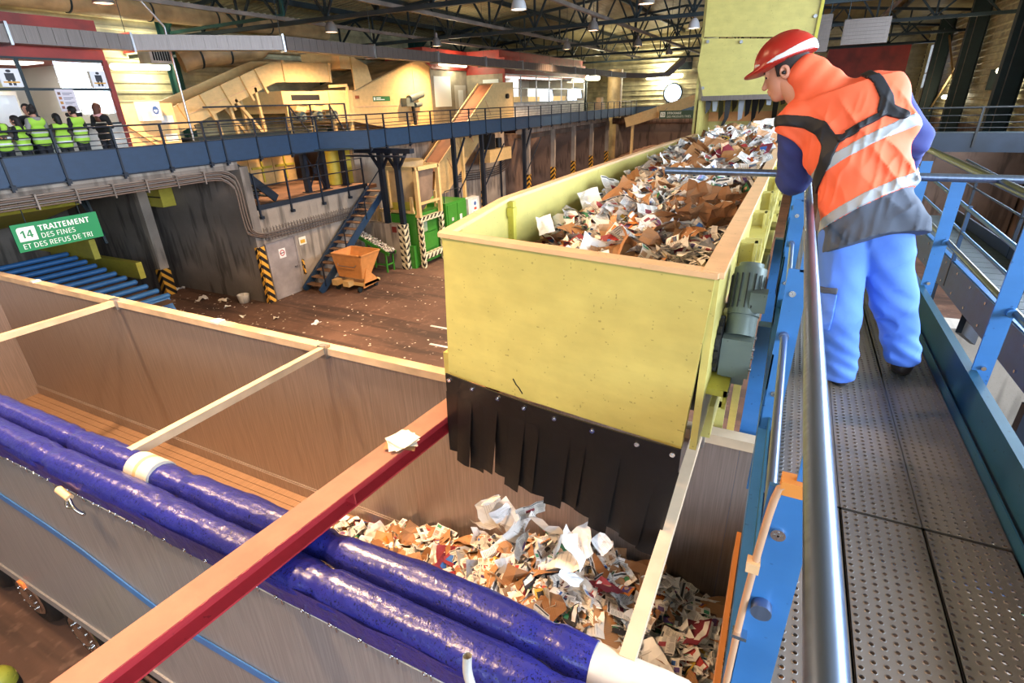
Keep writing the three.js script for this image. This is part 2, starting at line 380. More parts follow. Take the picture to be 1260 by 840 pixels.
// fluorescent tubes on the walls
function tubeLamp(p, q, face, label, r = 0.09, power = 24) {
  const o = thing('fluorescent_tube', label, 'lamp', 'fluorescent wall lamps'); p = A(p); q = A(q); const f = A(face);
  const b = f.clone().multiplyScalar(-0.1);
  part('housing', [bar(p.clone().add(b), q.clone().add(b), 0.14, 0.14)], m.white, o);
  part('diffuser', [cyl(p, q, r, 12), ball(p.toArray(), r), ball(q.toArray(), r)], glow(TUBE, 7), o);
  const c = p.clone().add(q).multiplyScalar(0.5).add(f.clone().multiplyScalar(0.3));
  const l = new THREE.PointLight(TUBE, power, 0, 2); l.position.copy(c); l.castShadow = true; l.shadow.radius = 8; scene.add(l);
}
tubeLamp([-26.7, 8.45, -15.2], [-26.7, 8.5, -17.6], [1, 0, 0], 'long fluorescent lamp on the cream cladding beside the control room', 0.13);
tubeLamp([-20.95, 8.9, -31.8], [-20.95, 8.9, -34.9], [1, 0, 0], 'fluorescent lamp on the red fascia behind the small conveyor', 0.12);
tubeLamp([-18.0, 8.35, -51.6], [-18.0, 8.4, -54.6], [1, 0, 0], 'fluorescent lamp at the far end of the sorting booth', 0.22, 110);
tubeLamp([-15.4, 8.5, -63.78], [-11.9, 8.55, -63.78], [0, 0, 1], 'fluorescent lamp on the far wall left of the round window', 0.22, 150);
tubeLamp([8.7, 7.3, -35.3], [8.7, 7.3, -38.2], [-1, 0, 0], 'fluorescent lamp on the right wall at the picture edge', 0.14);
tubeLamp([8.77, 6.0, -48.6], [8.77, 6.0, -50], [-1, 0, 0], 'small lamp on the right wall between the columns', 0.14);
// round windows in the far wall
[[-12.64, 'round window in the far wall, fully visible one'], [-9.1, 'round window in the far wall half hidden by the chute tower']].forEach(([x, label], i) => {
  const o = thing('window_' + (3 + i), label, 'window'); o.userData.kind = 'structure';
  part('window_frame', [new THREE.TorusGeometry(0.95, 0.08, 8, 32).translate(x, 6.9, ZB + 0.08)], m.greySteel, o);
  part('pane', [new THREE.CircleGeometry(0.95, 32).translate(x, 6.9, ZB + 0.09)], glow(DAY, 6), o);
  areaLight(DAY, 8, 1.6, 1.6, [x, 6.9, ZB + 0.25], [x, 6.0, 0]);
});

// ---------------------------------------------------------------- ducts and pipes under the roof
{
  const o = thing('air_duct', 'long galvanised rectangular air duct hanging in front of the red fascias', 'duct');
  const run = (P, Q, n) => { for (let i = 0; i < n; i++) {
    const a = A(P).lerp(A(Q), i / n), b = A(P).lerp(A(Q), (i + 1) / n - 0.004);
    const k = part('duct_section', [bar(a, b, 0.45, 0.4)], m.galv, o);
    const d = b.clone().sub(a), L = d.length(), nr = Math.round(L / 0.33); for (let q = 1; q < nr; q++) { const c = a.clone().addScaledVector(d, q / nr); part('crease', [bar(c, c.clone().addScaledVector(d, 0.012 / L), 0.475, 0.39)], m.galv, k); }
    part('flange', [bar(b, b.clone().addScaledVector(d, 0.06 / L), 0.55, 0.5)], m.zinc, o);
    part('hanger', [cyl([a.x, a.y + 0.2, a.z], [a.x, roofY(a.x) - 0.05, a.z], 0.01, 5)], m.greySteel, o);
  } };
  run([-17.55, 8.44, 1], [-17.55, 8.44, -10.6], 4); run([-17.55, 8.44, -10.6], [-15.5, 8.53, -14.3], 1); run([-15.5, 8.53, -14.3], [-15.5, 8.53, -54.6], 9);
  part('duct_bend', [bar([-15.5, 8.53, -54.6], [-14.2, 8.5, -58], 0.5, 0.4), bar([-14.2, 8.5, -57.9], [-12.6, 8.6, -60], 0.5, 0.4), bar([-12.6, 8.6, -60], [-11.4, 9.9, -61.5], 0.5, 0.5)], m.galv, o);
}
solo('wall_vent', [bx(-12.3, -10.9, 9.1, 10.2, ZB, ZB + 0.25), bx(-12.0, -11.2, 9.3, 10.0, ZB + 0.25, ZB + 0.3)], m.greySteel, 'dark square vent high on the far wall', 'vent');
{
  const o = thing('ventilation_pipe', 'thick beige ventilation pipe under the roof at upper left', 'pipe');
  part('pipe_run', [cyl([-24.6, 10.4, -2], [-24.6, 10.4, -26], 0.36, 18)], m.beige, o);
  for (let z = -4; z > -25; z -= 3) part('pipe_joint', [cyl([-24.6, 10.4, z], [-24.6, 10.4, z - 0.06], 0.39, 18)], m.greySteel, o);
  for (const z of [-12, -16]) part('bracket', [bx(-24.63, -24.57, 10.7, 11.6, z - 0.1, z)], m.greySteel, o);
}
{
  const o = thing('ventilation_pipe', 'beige ventilation pipe with rounded elbow above the inclined conveyor', 'pipe');
  part('pipe_run', [tube([[-24.3, 8.55, -16.7], [-24, 8.75, -17.4], [-23.6, 8.95, -18.6], [-23.4, 9.05, -19.5]], 0.42, 20, 16)], m.beige, o);
  part('pipe_elbow', [tube([[-23.4, 9.05, -19.4], [-23.35, 9.1, -19.9], [-23.35, 9.3, -20.2], [-23.35, 9.55, -20.25]], 0.42, 16, 16)], m.beige, o);
  part('bracket', [bx(-26.9, -24.2, 8.9, 9.0, -17.86, -17.76)], m.greySteel, o);
  part('pipe_joint', [cyl([-24.0, 8.75, -17.35], [-23.98, 8.76, -17.42], 0.45, 18)], m.greySteel, o); part('pipe_joint', [cyl([-23.62, 8.95, -18.55], [-23.6, 8.96, -18.62], 0.45, 18)], m.greySteel, o);
}
{
  const o = thing('air_grille', 'white framed air grille box on the cream cladding under the duct', 'grille');
  part('box', [bx(-25.4, -24.6, 8.5, 9.3, -16.6, -15.6)], m.white, o);
  for (let z = -15.72; z > -16.5; z -= 0.11) part('louvre', [bx(-24.6, -24.56, 8.6, 9.2, z - 0.05, z)], m.black, o);
  part('bracket', [bx(-26.9, -25.4, 8.8, 8.95, -16.2, -16.1)], m.greySteel, o);
}
[[-17.9, 'green steel wall column beside the fluorescent lamp'], [-27.5, 'green steel wall column behind the hood machine'], [-37, 'farther green steel wall column']].forEach(([z, label]) => {
  const o = thing('wall_column', label, 'column');
  part('flange', [bx(-26.5, -26.45, 0, 11, z - 0.18, z + 0.18)], m.green, o);
  part('flange', [bx(-26.95, -26.9, 0, 11, z - 0.18, z + 0.18)], m.green, o);
  part('web', [bx(-26.9, -26.5, 0, 11, z - 0.02, z + 0.02)], m.green, o);
  part('haunch', [prism('z', [[-26.9, 10.9], [-26.9, 9.6], [-25.2, 10.9]], z - 0.05, z + 0.05)], m.green, o);
});
solo('roof_brace', [bar([-26.4, 9.9, -18], [-20.3, 10.2, -19.1], 0.12, 0.12), bar([-20.3, 10.2, -19.1], [-20.3, 11.6, -19.1], 0.12, 0.12)], m.green, 'green diagonal brace under the roof above the duct', 'brace');
[[9.45, 0.1], [9.0, 0.06], [8.75, 0.13]].forEach(([y, r], i) => solo('wall_pipe', [cyl([-26.5, y, -19], [-26.5, y + 0.1, -40], r, 10)], m.beige, ['upper beige pipe along the cladding above the conveyor', 'thin beige pipe along the cladding, middle of three', 'thick lower beige pipe along the cladding above the conveyor'][i], 'pipe'));
solo('conduit', [cyl([-20.2, 5.6, -13.6], [-20.2, 9.3, -13.6], 0.04, 8), cyl([-20.2, 9.3, -13.6], [-20.2, 10.0, -13.0], 0.04, 8)], m.zinc, 'thin galvanised pole rising in front of the inclined conveyor', 'pole');
// ---------------------------------------------------------------- lettering and prints
function canvasTex(w, h, draw) {
  const c = document.createElement('canvas'); c.width = w; c.height = h; const x = c.getContext('2d'); draw(x, w, h);
  const t = new THREE.CanvasTexture(c); t.colorSpace = THREE.SRGBColorSpace; t.anisotropy = 8; return t;
}
const print = (w, h, draw, rough = 0.5) => mat(0xffffff, rough, 0, { map: canvasTex(w, h, draw) });
function face(axis, at, u0, u1, y0, y1, dir = 1) {   // printed rectangle facing +axis, u runs left to right as seen from the front
  const w = Math.abs(u1 - u0), h = y1 - y0, g = new THREE.PlaneGeometry(w, h);
  if (axis === 'x') { g.rotateY(Math.PI / 2); g.translate(at, (y0 + y1) / 2, (u0 + u1) / 2); } else g.translate((u0 + u1) / 2, (y0 + y1) / 2, at);
  return g;
}
const hazard = (c1, c2, slant = 1) => print(64, 64, (x, w, h) => {
  x.fillStyle = c1; x.fillRect(0, 0, w, h); x.fillStyle = c2;
  for (const o of [-64, 0]) { x.beginPath(); x.moveTo(0, o + 64); x.lineTo(w, o + 64 + (slant > 0 ? -64 : 64)); x.lineTo(w, o + 96 + (slant > 0 ? -64 : 64)); x.lineTo(0, o + 96); x.fill(); }
});
const mHazard = hazard('#e0a83c', '#1d1714'); mHazard.map.wrapS = mHazard.map.wrapT = THREE.RepeatWrapping; mHazard.map.repeat.set(3, 3);
const mHazardW = hazard('#d9cfae', '#1d1714', -1); mHazardW.map.wrapS = mHazardW.map.wrapT = THREE.RepeatWrapping; mHazardW.map.repeat.set(3.4, 3.4);

// ---------------------------------------------------------------- visitor walkway (blue girder with railing)
{
  const o = thing('visitor_walkway', 'long raised walkway with dark blue girder and thin railings', 'walkway');
  const path = [];
  for (const z of [-2.2, -3.6, -5, -6.28, -7.46, -8.86, -10.2, -11.51, -12.1, -13.4, -14.79, -16.2]) path.push([-16.57, z]);
  path.push([-15.0, -17.3]);
  for (const z of [-18.3, -19.9, -21.6, -23.3, -25, -26.7, -28.45, -30.3, -32.14, -34, -35.8, -37.55, -39.4, -41.2, -43, -44.8, -46.6, -48.4, -50.2, -52, -54, -56, -58]) path.push([-15.0, z]);
  path.push([-12.5, -60.2], [-9.5, -60.4], [-6, -60.5]);
  for (let i = 0; i < path.length - 1; i++) {
    const [x0, z0] = path[i], [x1, z1] = path[i + 1];
    const k = part('girder_panel', [bar([x0, 5.4, z0], [x1, 5.4, z1], 0.06, 0.66)], m.navy, o);
    part('flange', [bar([x0, 5.06, z0], [x1, 5.06, z1], 0.2, 0.03)], m.navyDark, k); part('flange', [bar([x0, 5.74, z0], [x1, 5.74, z1], 0.12, 0.03)], m.navyDark, k);
    part('handrail', [cyl([x0 + 0.03, 6.3, z0], [x1 + 0.03, 6.3, z1], 0.026, 7)], m.navyDark, o);
    for (const y of [6.13, 5.97, 5.85]) part('guard_rail', [cyl([x0 + 0.03, y, z0], [x1 + 0.03, y, z1], 0.013, 5)], m.navyDark, o);
    part('rail_post', [bx(x0 + 0.0, x0 + 0.06, 4.95, 6.3, z0 - 0.025, z0 + 0.025), bx(x0 + 0.03, x0 + 0.12, 5.0, 5.12, z0 - 0.05, z0 + 0.05)], m.navyDark, o);
    const L = Math.hypot(x1 - x0, z1 - z0);
    part('deck_plate', [bar([x0 - 0.75, 5.1, z0], [x1 - 0.75, 5.1, z1], 1.4, 0.05)], m.greySteel, o);
  }
}
// ---------------------------------------------------------------- control room with visitors in front
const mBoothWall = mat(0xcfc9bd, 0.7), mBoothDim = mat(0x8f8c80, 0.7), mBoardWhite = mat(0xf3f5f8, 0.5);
{
  const X = -18, o = thing('control_room', 'glazed control room with red fascia behind the visitors', 'booth'), z0 = -10.1, z1 = 1.5;
  part('fascia', [bx(-23, X, 8.0, 8.98, z0, z1)], m.red, o);
  part('corner_trim', [bx(X - 0.1, X + 0.02, 5.1, 8.0, z0 - 0.02, z0 + 0.1)], m.red, o);
  part('parapet', [bx(X - 0.12, X, 5.1, 6.35, z0 + 0.1, z1)], m.white, o);
  part('floor_slab', [bx(-23, X, 4.9, 5.1, z0, z1)], m.concrete, o);
  part('back_wall', [bx(-23, -22.8, 5.1, 8, z0, z1)], mBoothWall, o);
  part('end_wall', [bx(-22.8, X - 0.1, 5.1, 8, z0, z0 + 0.12)], mBoothWall, o);
  part('end_wall', [bx(-22.8, X - 0.1, 5.1, 8, z1 - 0.12, z1)], mBoothWall, o);
  for (const z of [-7.95, -5.8, -3.6, -1.4]) part('mullion', [bx(X - 0.06, X, 6.35, 8, z - 0.04, z + 0.04)], m.greySteel, o);
  part('transom', [bx(X - 0.06, X + 0.01, 7.22, 7.28, z0, z1)], m.greySteel, o);
  part('transom', [bx(X - 0.06, X + 0.01, 6.33, 6.38, z0, z1)], m.greySteel, o);
  part('transom', [bx(X - 0.06, X + 0.01, 7.95, 8.0, z0, z1)], m.greySteel, o);
  for (const [a, b] of [[-10, -7.99], [-7.91, -5.84], [-5.76, -3.64]]) for (const [c, d] of [[6.38, 7.22], [7.28, 7.95]]) part('pane', [bx(X - 0.04, X - 0.03, c, d, a, b)], m.glassClear, o);
  for (const z of [-9.6, -7.6]) part('door_leaf', [bx(-22.8, -22.74, 5.1, 7.6, z, z + 0.9)], mat(0xd7d2a0, 0.6), o);
  part('partition', [bx(-21.2, -21.1, 5.1, 7.3, -9.0, -8.2)], mBoothWall, o);
  part('white_board', [bx(-19.6, -19.55, 5.4, 7.15, -8.3, -4)], mBoardWhite, o);
  part('desk', [bx(-19.4, -18.6, 5.75, 5.8, -10, -7.4)], m.hopperRim, o);
  part('exit_box', [bx(-21.0, -20.8, 7.45, 7.6, -9.2, -8.95)], glow(new THREE.Color(1, 0.1, 0.08), 1.5), o);
  part('ceiling_light', [bx(-20.4, -19.4, 7.96, 8.0, -9.2, -6.2)], glow(new THREE.Color(1, 0.97, 0.85), 3), o);
  areaLight(new THREE.Color(1, 0.97, 0.88), 7, 1, 3, [-19.9, 7.93, -7.7], [-19.9, 0, -7.7]);
  areaLight(new THREE.Color(0.9, 0.95, 1), 14, 1, 3, [-19.9, 7.93, -4], [-19.9, 0, -4]);
  const man = (x, w, h) => { x.fillStyle = '#e9e6ea'; x.fillRect(0, 0, w, h); x.fillStyle = '#23222c'; x.beginPath(); x.arc(w / 2, h * 0.14, w * 0.12, 0, 7); x.fill(); x.fillRect(w * 0.28, h * 0.25, w * 0.44, h * 0.38); x.fillRect(w * 0.33, h * 0.6, w * 0.14, h * 0.32); x.fillRect(w * 0.54, h * 0.6, w * 0.14, h * 0.32); x.fillStyle = '#e0a030'; x.fillRect(w * 0.12, h * 0.7, w * 0.76, h * 0.08); };
  const pict = print(64, 96, man), notice = print(64, 96, (x, w, h) => { x.fillStyle = '#d9cfd6'; x.fillRect(0, 0, w, h); for (let i = 0; i < 4; i++) { x.fillStyle = ['#7a5040', '#b06a40', '#c08030', '#8a5048'][i]; x.fillRect(6, 12 + i * 20, 10, 12); x.fillStyle = '#8d8794'; x.fillRect(22, 15 + i * 20, 34, 4); x.fillRect(22, 22 + i * 20, 24, 3); } });
  [[-7.9, -7.45, 7.3, 7.72, pict, 'pictogram poster on the glass beside the mullion'], [-9.95, -9.55, 7.3, 7.72, pict, 'pictogram poster on the glass beside the red corner'], [-9.0, -8.55, 6.7, 7.25, notice, 'pinkish notice sheet on the control room glass']].forEach(([a, b, c, d, mt, label]) =>
    solo('poster', [face('x', X + 0.02, a, b, c, d)], mt, label, 'poster', undefined, true));
}
// ---------------------------------------------------------------- far sorting booth
{
  const X = -18.2, o = thing('sorting_booth', 'long far booth with red fascia and a row of windows', 'booth');
  part('fascia', [bx(-24, X, 8.32, 9.3, -51.5, -35.4)], m.red, o); part('fascia', [bx(-24, -21.1, 8.6, 9.75, -35.4, -30.2)], m.red, o);
  part('upper_fascia', [bx(-24, X - 0.4, 9.3, 9.75, -51.8, -35.4)], m.red, o);
  part('corner_trim', [bx(X - 0.1, X + 0.03, 5.1, 8.32, -35.4, -35.25)], m.red, o);
  part('parapet', [bx(X - 0.1, X, 5.1, 6.5, -51.5, -35.4)], m.white, o);
  part('floor_slab', [bx(-24, X, 4.9, 5.1, -51.5, -30.2)], m.concrete, o);
  part('back_wall', [bx(-24, -23.8, 5.1, 8.32, -51.5, -30.2)], mBoothWall, o);
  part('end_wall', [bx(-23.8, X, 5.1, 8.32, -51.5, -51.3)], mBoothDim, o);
  const zs = [-35.4, -37.9, -40.6, -43.1, -45.7, -48.5, -51.3];
  for (let i = 0; i < 7; i++) part('mullion', [bx(X - 0.06, X, 6.5, 8.32, zs[i] - 0.05, zs[i] + 0.05)], m.zinc, o);
  for (const y of [6.5, 7.42, 8.3]) part('transom', [bx(X - 0.06, X, y - 0.03, y + 0.03, -51.4, -35.4)], m.zinc, o);
  for (let i = 0; i < 6; i++) for (const [c, d] of [[6.53, 7.39], [7.45, 8.27]]) part('pane', [bx(X - 0.04, X - 0.03, c, d, zs[i + 1] + 0.05, zs[i] - 0.05)], m.glassClear, o);
  part('side_wall', [bx(-21.3, -21.2, 5.1, 8.6, -35.4, -30.2), bx(-21.2, X - 0.1, 5.1, 8.32, -35.5, -35.4)], mat(0x9c927c, 0.7, 0, { map: tMottle }), o);
  part('window', [bx(-21.2, -21.16, 6.4, 8.2, -33.2, -31.3)], mat(0xe9f0ec, 0.3), o);
  part('window', [bx(-19.9, -18.7, 6.6, 8.0, -35.4, -35.36)], mat(0xcfd8d2, 0.3), o);
  const d = part('door', [bx(-21.2, -21.15, 5.1, 7.7, -35.1, -33.7)], mat(0xb9b4a6, 0.6), o); part('door_glass', [bx(-21.15, -21.13, 6.3, 7.4, -34.7, -34.1)], mat(0xe6ecec, 0.2), d);
  part('inner_divider', [bx(-23.8, -20.5, 5.1, 8.3, -42.2, -42.1), bx(-21.5, -21.4, 5.1, 7.6, -51, -46)], mBoardWhite, o);
  for (const z of [-37, -40, -45, -49]) part('sorting_bench', [bx(-21, -19, 5.1, 6.9, z - 0.8, z + 0.4)], m.yellow, o);
  part('ceiling_light', [bx(-21, -20, 8.26, 8.3, -50, -37)], glow(new THREE.Color(1, 0.98, 0.9), 3), o);
  areaLight(new THREE.Color(1, 0.98, 0.9), 13, 1.2, 12, [-20.5, 8.22, -43.5], [-20.5, 0, -43.5]);
  part('exit_sign', [bx(X, X + 0.03, 8.75, 8.95, -34.9, -34.3)], glow(new THREE.Color(0.1, 0.6, 0.25), 0.8), o);
}
solo('far_door', [bx(-20.4, -18.6, 5.1, 7.6, -52.2, -52.12)], mat(0xb0a890, 0.7), 'beige door in the dark end bay past the booth', 'door');
solo('round_column', [cyl([-17.3, 0, -58], [-17.3, 9.2, -58], 0.75, 20)], m.beige, 'thick cream round column past the far booth', 'column');
solo('end_wall_panel', [bx(-26.9, -18.3, 0, 9.2, -52.4, -52.2)], m.rightCol, 'dark wall panel past the end of the far booth', 'wall');
solo('stacked_crates', [bx(-17.6, -16.9, 5.13, 6.2, -53.6, -52.6), bx(-17.5, -17, 6.2, 6.7, -53.4, -52.8)], m.hopperRim, 'stacked brown crates on the walkway past the booth', 'crates');

// ---------------------------------------------------------------- yellow sorting machinery on the upper level
{
  const o = thing('inclined_conveyor', 'yellow inclined conveyor rising behind the visitor walkway', 'conveyor'), x0 = -22.2, x1 = -21;
  const prof = [[-12.2, 5.75], [-13.2, 6.62], [-17.84, 8.22], [-18.53, 8.43], [-22.2, 8.55], [-22.05, 7.72], [-18.68, 7.67], [-18.1, 7.48], [-15.96, 6.71], [-13.3, 5.75]];
  part('side_plate', [prism('x', prof, x1 - 0.05, x1)], m.yellow, o);
  part('side_plate', [prism('x', prof.map(([z, y]) => [z, y + 0.12]), x0, x0 + 0.05)], m.yellow, o);
  part('belt', [prism('x', [[-12.4, 5.8], [-18.3, 8.0], [-22.1, 8.1], [-22.1, 7.95], [-18.4, 7.85], [-12.7, 5.75]], x0 + 0.05, x1 - 0.05)], m.black, o);
  for (const [z, y] of [[-13.9, 6.75], [-14.9, 7.08], [-15.9, 7.42], [-16.9, 7.76], [-17.7, 8.05]]) part('rib', [bar([x1 + 0.04, y + 0.12, z + 0.06], [x1 + 0.04, y - 0.82, z - 0.36], 0.1, 0.1)], m.yellow, o);
  for (const z of [-19.2, -22]) part('rib', [bx(x1, x1 + 0.06, 7.7, 8.56, z - 0.06, z + 0.06)], m.yellow, o);
  part('return_panel', [bar([x1 + 0.01, 6.45, -14], [x1 + 0.01, 7.6, -17.8], 0.03, 0.03)], m.hopperRim, o);
  for (const [zt, yt, zb] of [[-16.1, 6.7, -16.3], [-17.5, 7.45, -17.65], [-16.4, 7.0, -17.9]]) for (const x of [x0 + 0.06, x1 - 0.06]) part('leg', [bar([x, yt, zt], [x, 5.12, zb], 0.12, 0.12)], m.yellow, o);
}
{
  const o = thing('feed_screen', 'yellow screening machine body with dark slot and motors', 'machine'), x1 = -20.5;
  const b = part('casing', [bx(-23.4, x1, 6.73, 7.3, -21.2, -18.4)], m.yellow, o);
  part('slot', [bx(x1, x1 + 0.01, 6.92, 7.15, -20.6, -18.9)], m.black, b);
  part('under_frame', [bx(-23.2, x1 - 0.05, 6.4, 6.73, -21.2, -18.6)], m.yellow, o);
  part('front_box', [bx(-23.3, x1 + 0.1, 5.9, 7.34, -22.8, -21.17)], m.yellow, o);
  part('door_frame', [bar([x1 + 0.14, 7.5, -21.2], [x1 + 0.14, 7.56, -22.4], 0.1, 0.12), bar([x1 + 0.14, 7.5, -22.4], [x1 + 0.14, 6.2, -22.3], 0.1, 0.12)], m.yellow, o);
  for (const z of [-18.9, -19.9, -20.9]) {
    const k = part('motor', [cyl([x1 + 0.1, 6.25, z], [x1 + 0.55, 6.25, z], 0.2, 12), cyl([x1 + 0.55, 6.25, z], [x1 + 0.65, 6.25, z], 0.1, 10)], m.motor, o);
    part('motor_guard', [prism('x', [[z - 0.3, 6.45], [z + 0.1, 6.75], [z + 0.25, 6.5]], x1, x1 + 0.4)], m.yellow, k);
  }
  for (const z of [-18.6, -20, -21.4, -22.6]) part('leg', [bx(x1 - 0.15, x1, 5.1, 6.4, z - 0.07, z + 0.07)], m.yellow, o);
}
{
  const o = thing('hopper_hood', 'large yellow hood machine with sloping top and green sign', 'machine'), x1 = -20.5;
  part('side_plate', [prism('x', [[-22.83, 7.24], [-27.72, 8.75], [-28.9, 9.03], [-29.95, 8.66], [-29.89, 5.2], [-26.97, 5.2], [-22.66, 5.9]], x1 - 0.08, x1)], m.yellow, o);
  part('side_plate', [prism('x', [[-22.83, 7.24], [-27.72, 8.75], [-28.9, 9.03], [-29.95, 8.66], [-29.89, 5.2], [-26.97, 5.2], [-22.66, 5.9]], -24, -23.92)], m.yellow, o);
  part('hood_roof', [bar([-22.2, 7.27, -22.9], [-22.2, 8.7, -27.6], 3.4, 0.05), bar([-22.2, 8.72, -27.7], [-22.2, 9.0, -28.9], 3.5, 0.05), bar([-22.2, 9.0, -28.9], [-22.2, 8.64, -29.95], 3.5, 0.05)], m.beige, o);
  part('end_plate', [bx(-24, x1, 5.2, 8.66, -29.95, -29.88)], m.yellow, o);
  part('seam', [bx(x1, x1 + 0.02, 5.3, 8.85, -28.2, -28.15), bx(x1, x1 + 0.02, 6.55, 6.6, -28, -22.9)], m.hopperRim, o);
  part('chute_plate', [prism('x', [[-23.01, 8.9], [-24.18, 8.5], [-24.4, 7.8], [-23.06, 7.36]], x1 + 0.02, x1 + 0.1)], m.yellow, o);
  part('chute_box', [bx(-23, x1, 8.3, 9.05, -23.4, -22.3)], m.yellow, o);
  const k = part('gear_motor', [cyl([x1 + 0.3, 6.9, -27.2], [x1 + 0.3, 7.15, -28.5], 0.2, 12), bx(x1, x1 + 0.4, 6.5, 6.95, -27.5, -26.8), cyl([x1 + 0.3, 6.55, -27.7], [x1 + 0.3, 6.6, -28.3], 0.14, 10)], m.motor, o);
  part('drive_arm', [bar([x1 + 0.3, 6.5, -27.5], [x1 + 0.3, 5.5, -27.6], 0.14, 0.14)], m.black, k);
  part('name_sign', [face('x', x1 + 0.015, -25.85, -24.4, 6.81, 7.06)], print(128, 24, (x, w, h) => { x.fillStyle = '#1d6b3a'; x.fillRect(0, 0, w, h); x.fillStyle = '#e8efe6'; x.fillRect(5, 5, 13, 14); x.fillRect(24, 6, 34, 5); x.fillRect(24, 14, 62, 4); }), o, true);
  part('plate', [bx(x1, x1 + 0.02, 6.95, 7.1, -23.35, -23.05)], mat(0x8c4a2a, 0.6), o);
}
{
  const o = thing('machine_cabinet', 'yellow cabinet with white control box beside the red booth corner', 'cabinet');
  part('casing', [bx(-22, -20, 5.1, 6.9, -13.0, -10.6)], m.yellow, o);
  part('control_box', [bx(-20, -19.75, 6.35, 6.95, -12.4, -11.7)], m.white, o);
  part('emblem', [face('x', -19.74, -12.35, -12.05, 6.5, 6.85)], print(48, 48, (x, w, h) => { x.fillStyle = '#e8e4dc'; x.fillRect(0, 0, w, h); x.fillStyle = '#2b4d86'; x.beginPath(); x.arc(24, 24, 18, 0, 7); x.fill(); x.fillStyle = '#f0f0ee'; x.fillRect(14, 22, 20, 5); x.fillRect(18, 30, 12, 3); }), o, true);
  part('pipework', [bar([-19.95, 5.3, -12.4], [-19.95, 6.3, -11.2], 0.09, 0.09)], m.yellow, o); part('pipework', [bar([-19.95, 5.4, -12.9], [-19.95, 5.9, -11.8], 0.09, 0.09)], m.yellow, o);
  for (const y of [6.25, 5.65]) part('notice', [face('x', -19.99, -12.9, -12.45, y, y + 0.25)], m.white, o);
}
{
  const o = thing('dark_railing', 'dark steel stair railing under the inclined conveyor', 'railing');
  for (const z of [-18, -19.2, -20.4, -21.4]) part('post', [bx(-19.8, -19.74, 5.12, 6.75, z - 0.03, z + 0.03)], m.navyDark, o);
  part('rail', [bx(-19.8, -19.74, 6.7, 6.76, -21.4, -14), bx(-19.8, -19.74, 6.1, 6.14, -21.4, -14)], m.navyDark, o);
  part('brace', [bar([-19.77, 6.7, -18], [-19.77, 5.2, -19.2], 0.05, 0.05), bar([-19.77, 6.7, -20.4], [-19.77, 5.2, -21.4], 0.05, 0.05)], m.navyDark, o);
  part('floor_equipment', [bx(-21, -19.9, 5.12, 5.7, -18, -13.6)], m.greySteel, o);
}
// small head conveyor in front of the far booth, passing down through the walkway
{
  const o = thing('transfer_conveyor', 'steep yellow conveyor with rusty belt passing through the walkway', 'conveyor'), a = -17.6, b = -16.5;
  const side = [[-23.6, 2.2], [-24, 3.6], [-30.6, 7.62], [-33.2, 7.7], [-33.1, 5.2], [-29.6, 5.2], [-24.9, 2.2]];
  part('side_plate', [prism('x', side, b - 0.05, b)], m.yellow, o); part('side_plate', [prism('x', side, a, a + 0.05)], m.yellow, o);
  part('belt', [bar([-17.05, 3.35, -23.9], [-17.05, 7.5, -30.7], 1.0, 0.08)], mat(0x7a5038, 0.8, 0, { map: tMottle }), o);
  part('end_plate', [bx(a, b, 5.2, 7.7, -33.2, -33.1)], m.yellow, o);
  for (let i = 1; i < 6; i++) part('stiffener', [bar([b + 0.02, 3.3 + i * 0.68, -23.9 - i * 1.12], [b + 0.02, 2.5 + i * 0.68, -24.5 - i * 1.12], 0.05, 0.05)], m.hopperRim, o);
  part('shaft', [cyl([b, 6.9, -32.2], [b + 0.15, 6.9, -32.2], 0.14, 12)], m.black, o);
}
{
  const o = thing('machine_box', 'yellow boxed drive hanging below the walkway', 'machine');
  part('casing', [bx(-16.48, -15.8, 3.35, 4.05, -31.3, -28.5)], m.yellow, o);
  part('drive', [bx(-16.45, -16.0, 4.05, 4.9, -29.6, -28.8)], m.black, o); part('drive', [cyl([-16.2, 4.05, -30.4], [-16.2, 4.6, -30.4], 0.2, 10)], m.black, o);
  for (const z of [-30.9, -28.8]) part('support', [bx(-16.4, -16.3, 0, 3.35, z, z + 0.1)], m.navyDark, o);
}
// ---------------------------------------------------------------- ground-floor bays on the left
struct('trim_3', [bx(-17.0, -16.62, 4.8, 5.04, -12.5, 2)], m.concrete, 'pale concrete lintel under the blue girder', 'lintel');
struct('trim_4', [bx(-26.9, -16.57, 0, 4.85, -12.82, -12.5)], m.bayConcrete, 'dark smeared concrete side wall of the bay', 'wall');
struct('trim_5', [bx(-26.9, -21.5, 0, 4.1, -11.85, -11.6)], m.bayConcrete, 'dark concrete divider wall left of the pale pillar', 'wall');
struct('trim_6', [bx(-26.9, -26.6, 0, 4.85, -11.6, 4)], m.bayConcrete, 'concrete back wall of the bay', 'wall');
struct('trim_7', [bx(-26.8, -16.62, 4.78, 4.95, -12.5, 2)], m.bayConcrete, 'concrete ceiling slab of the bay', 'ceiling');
{
  const o = thing('concrete_pillar', 'pale concrete pillar with striped yellow and black base', 'pillar');
  part('shaft', [bx(-21.5, -21.2, 0, 4.78, -11.9, -11.55)], m.concrete, o);
  part('hazard_band', [bx(-21.52, -21.18, 0, 1.05, -11.56, -11.52), bx(-21.2, -21.17, 0, 1.05, -11.9, -11.54)], mHazard, o);
}
solo('hazard_plate', [bx(-16.57, -16.53, 0, 2.1, -12.75, -12.5), bx(-16.7, -16.57, 0, 2.1, -12.5, -12.46)], mHazard, 'yellow and black striped guard on the bay wall corner', 'guard');
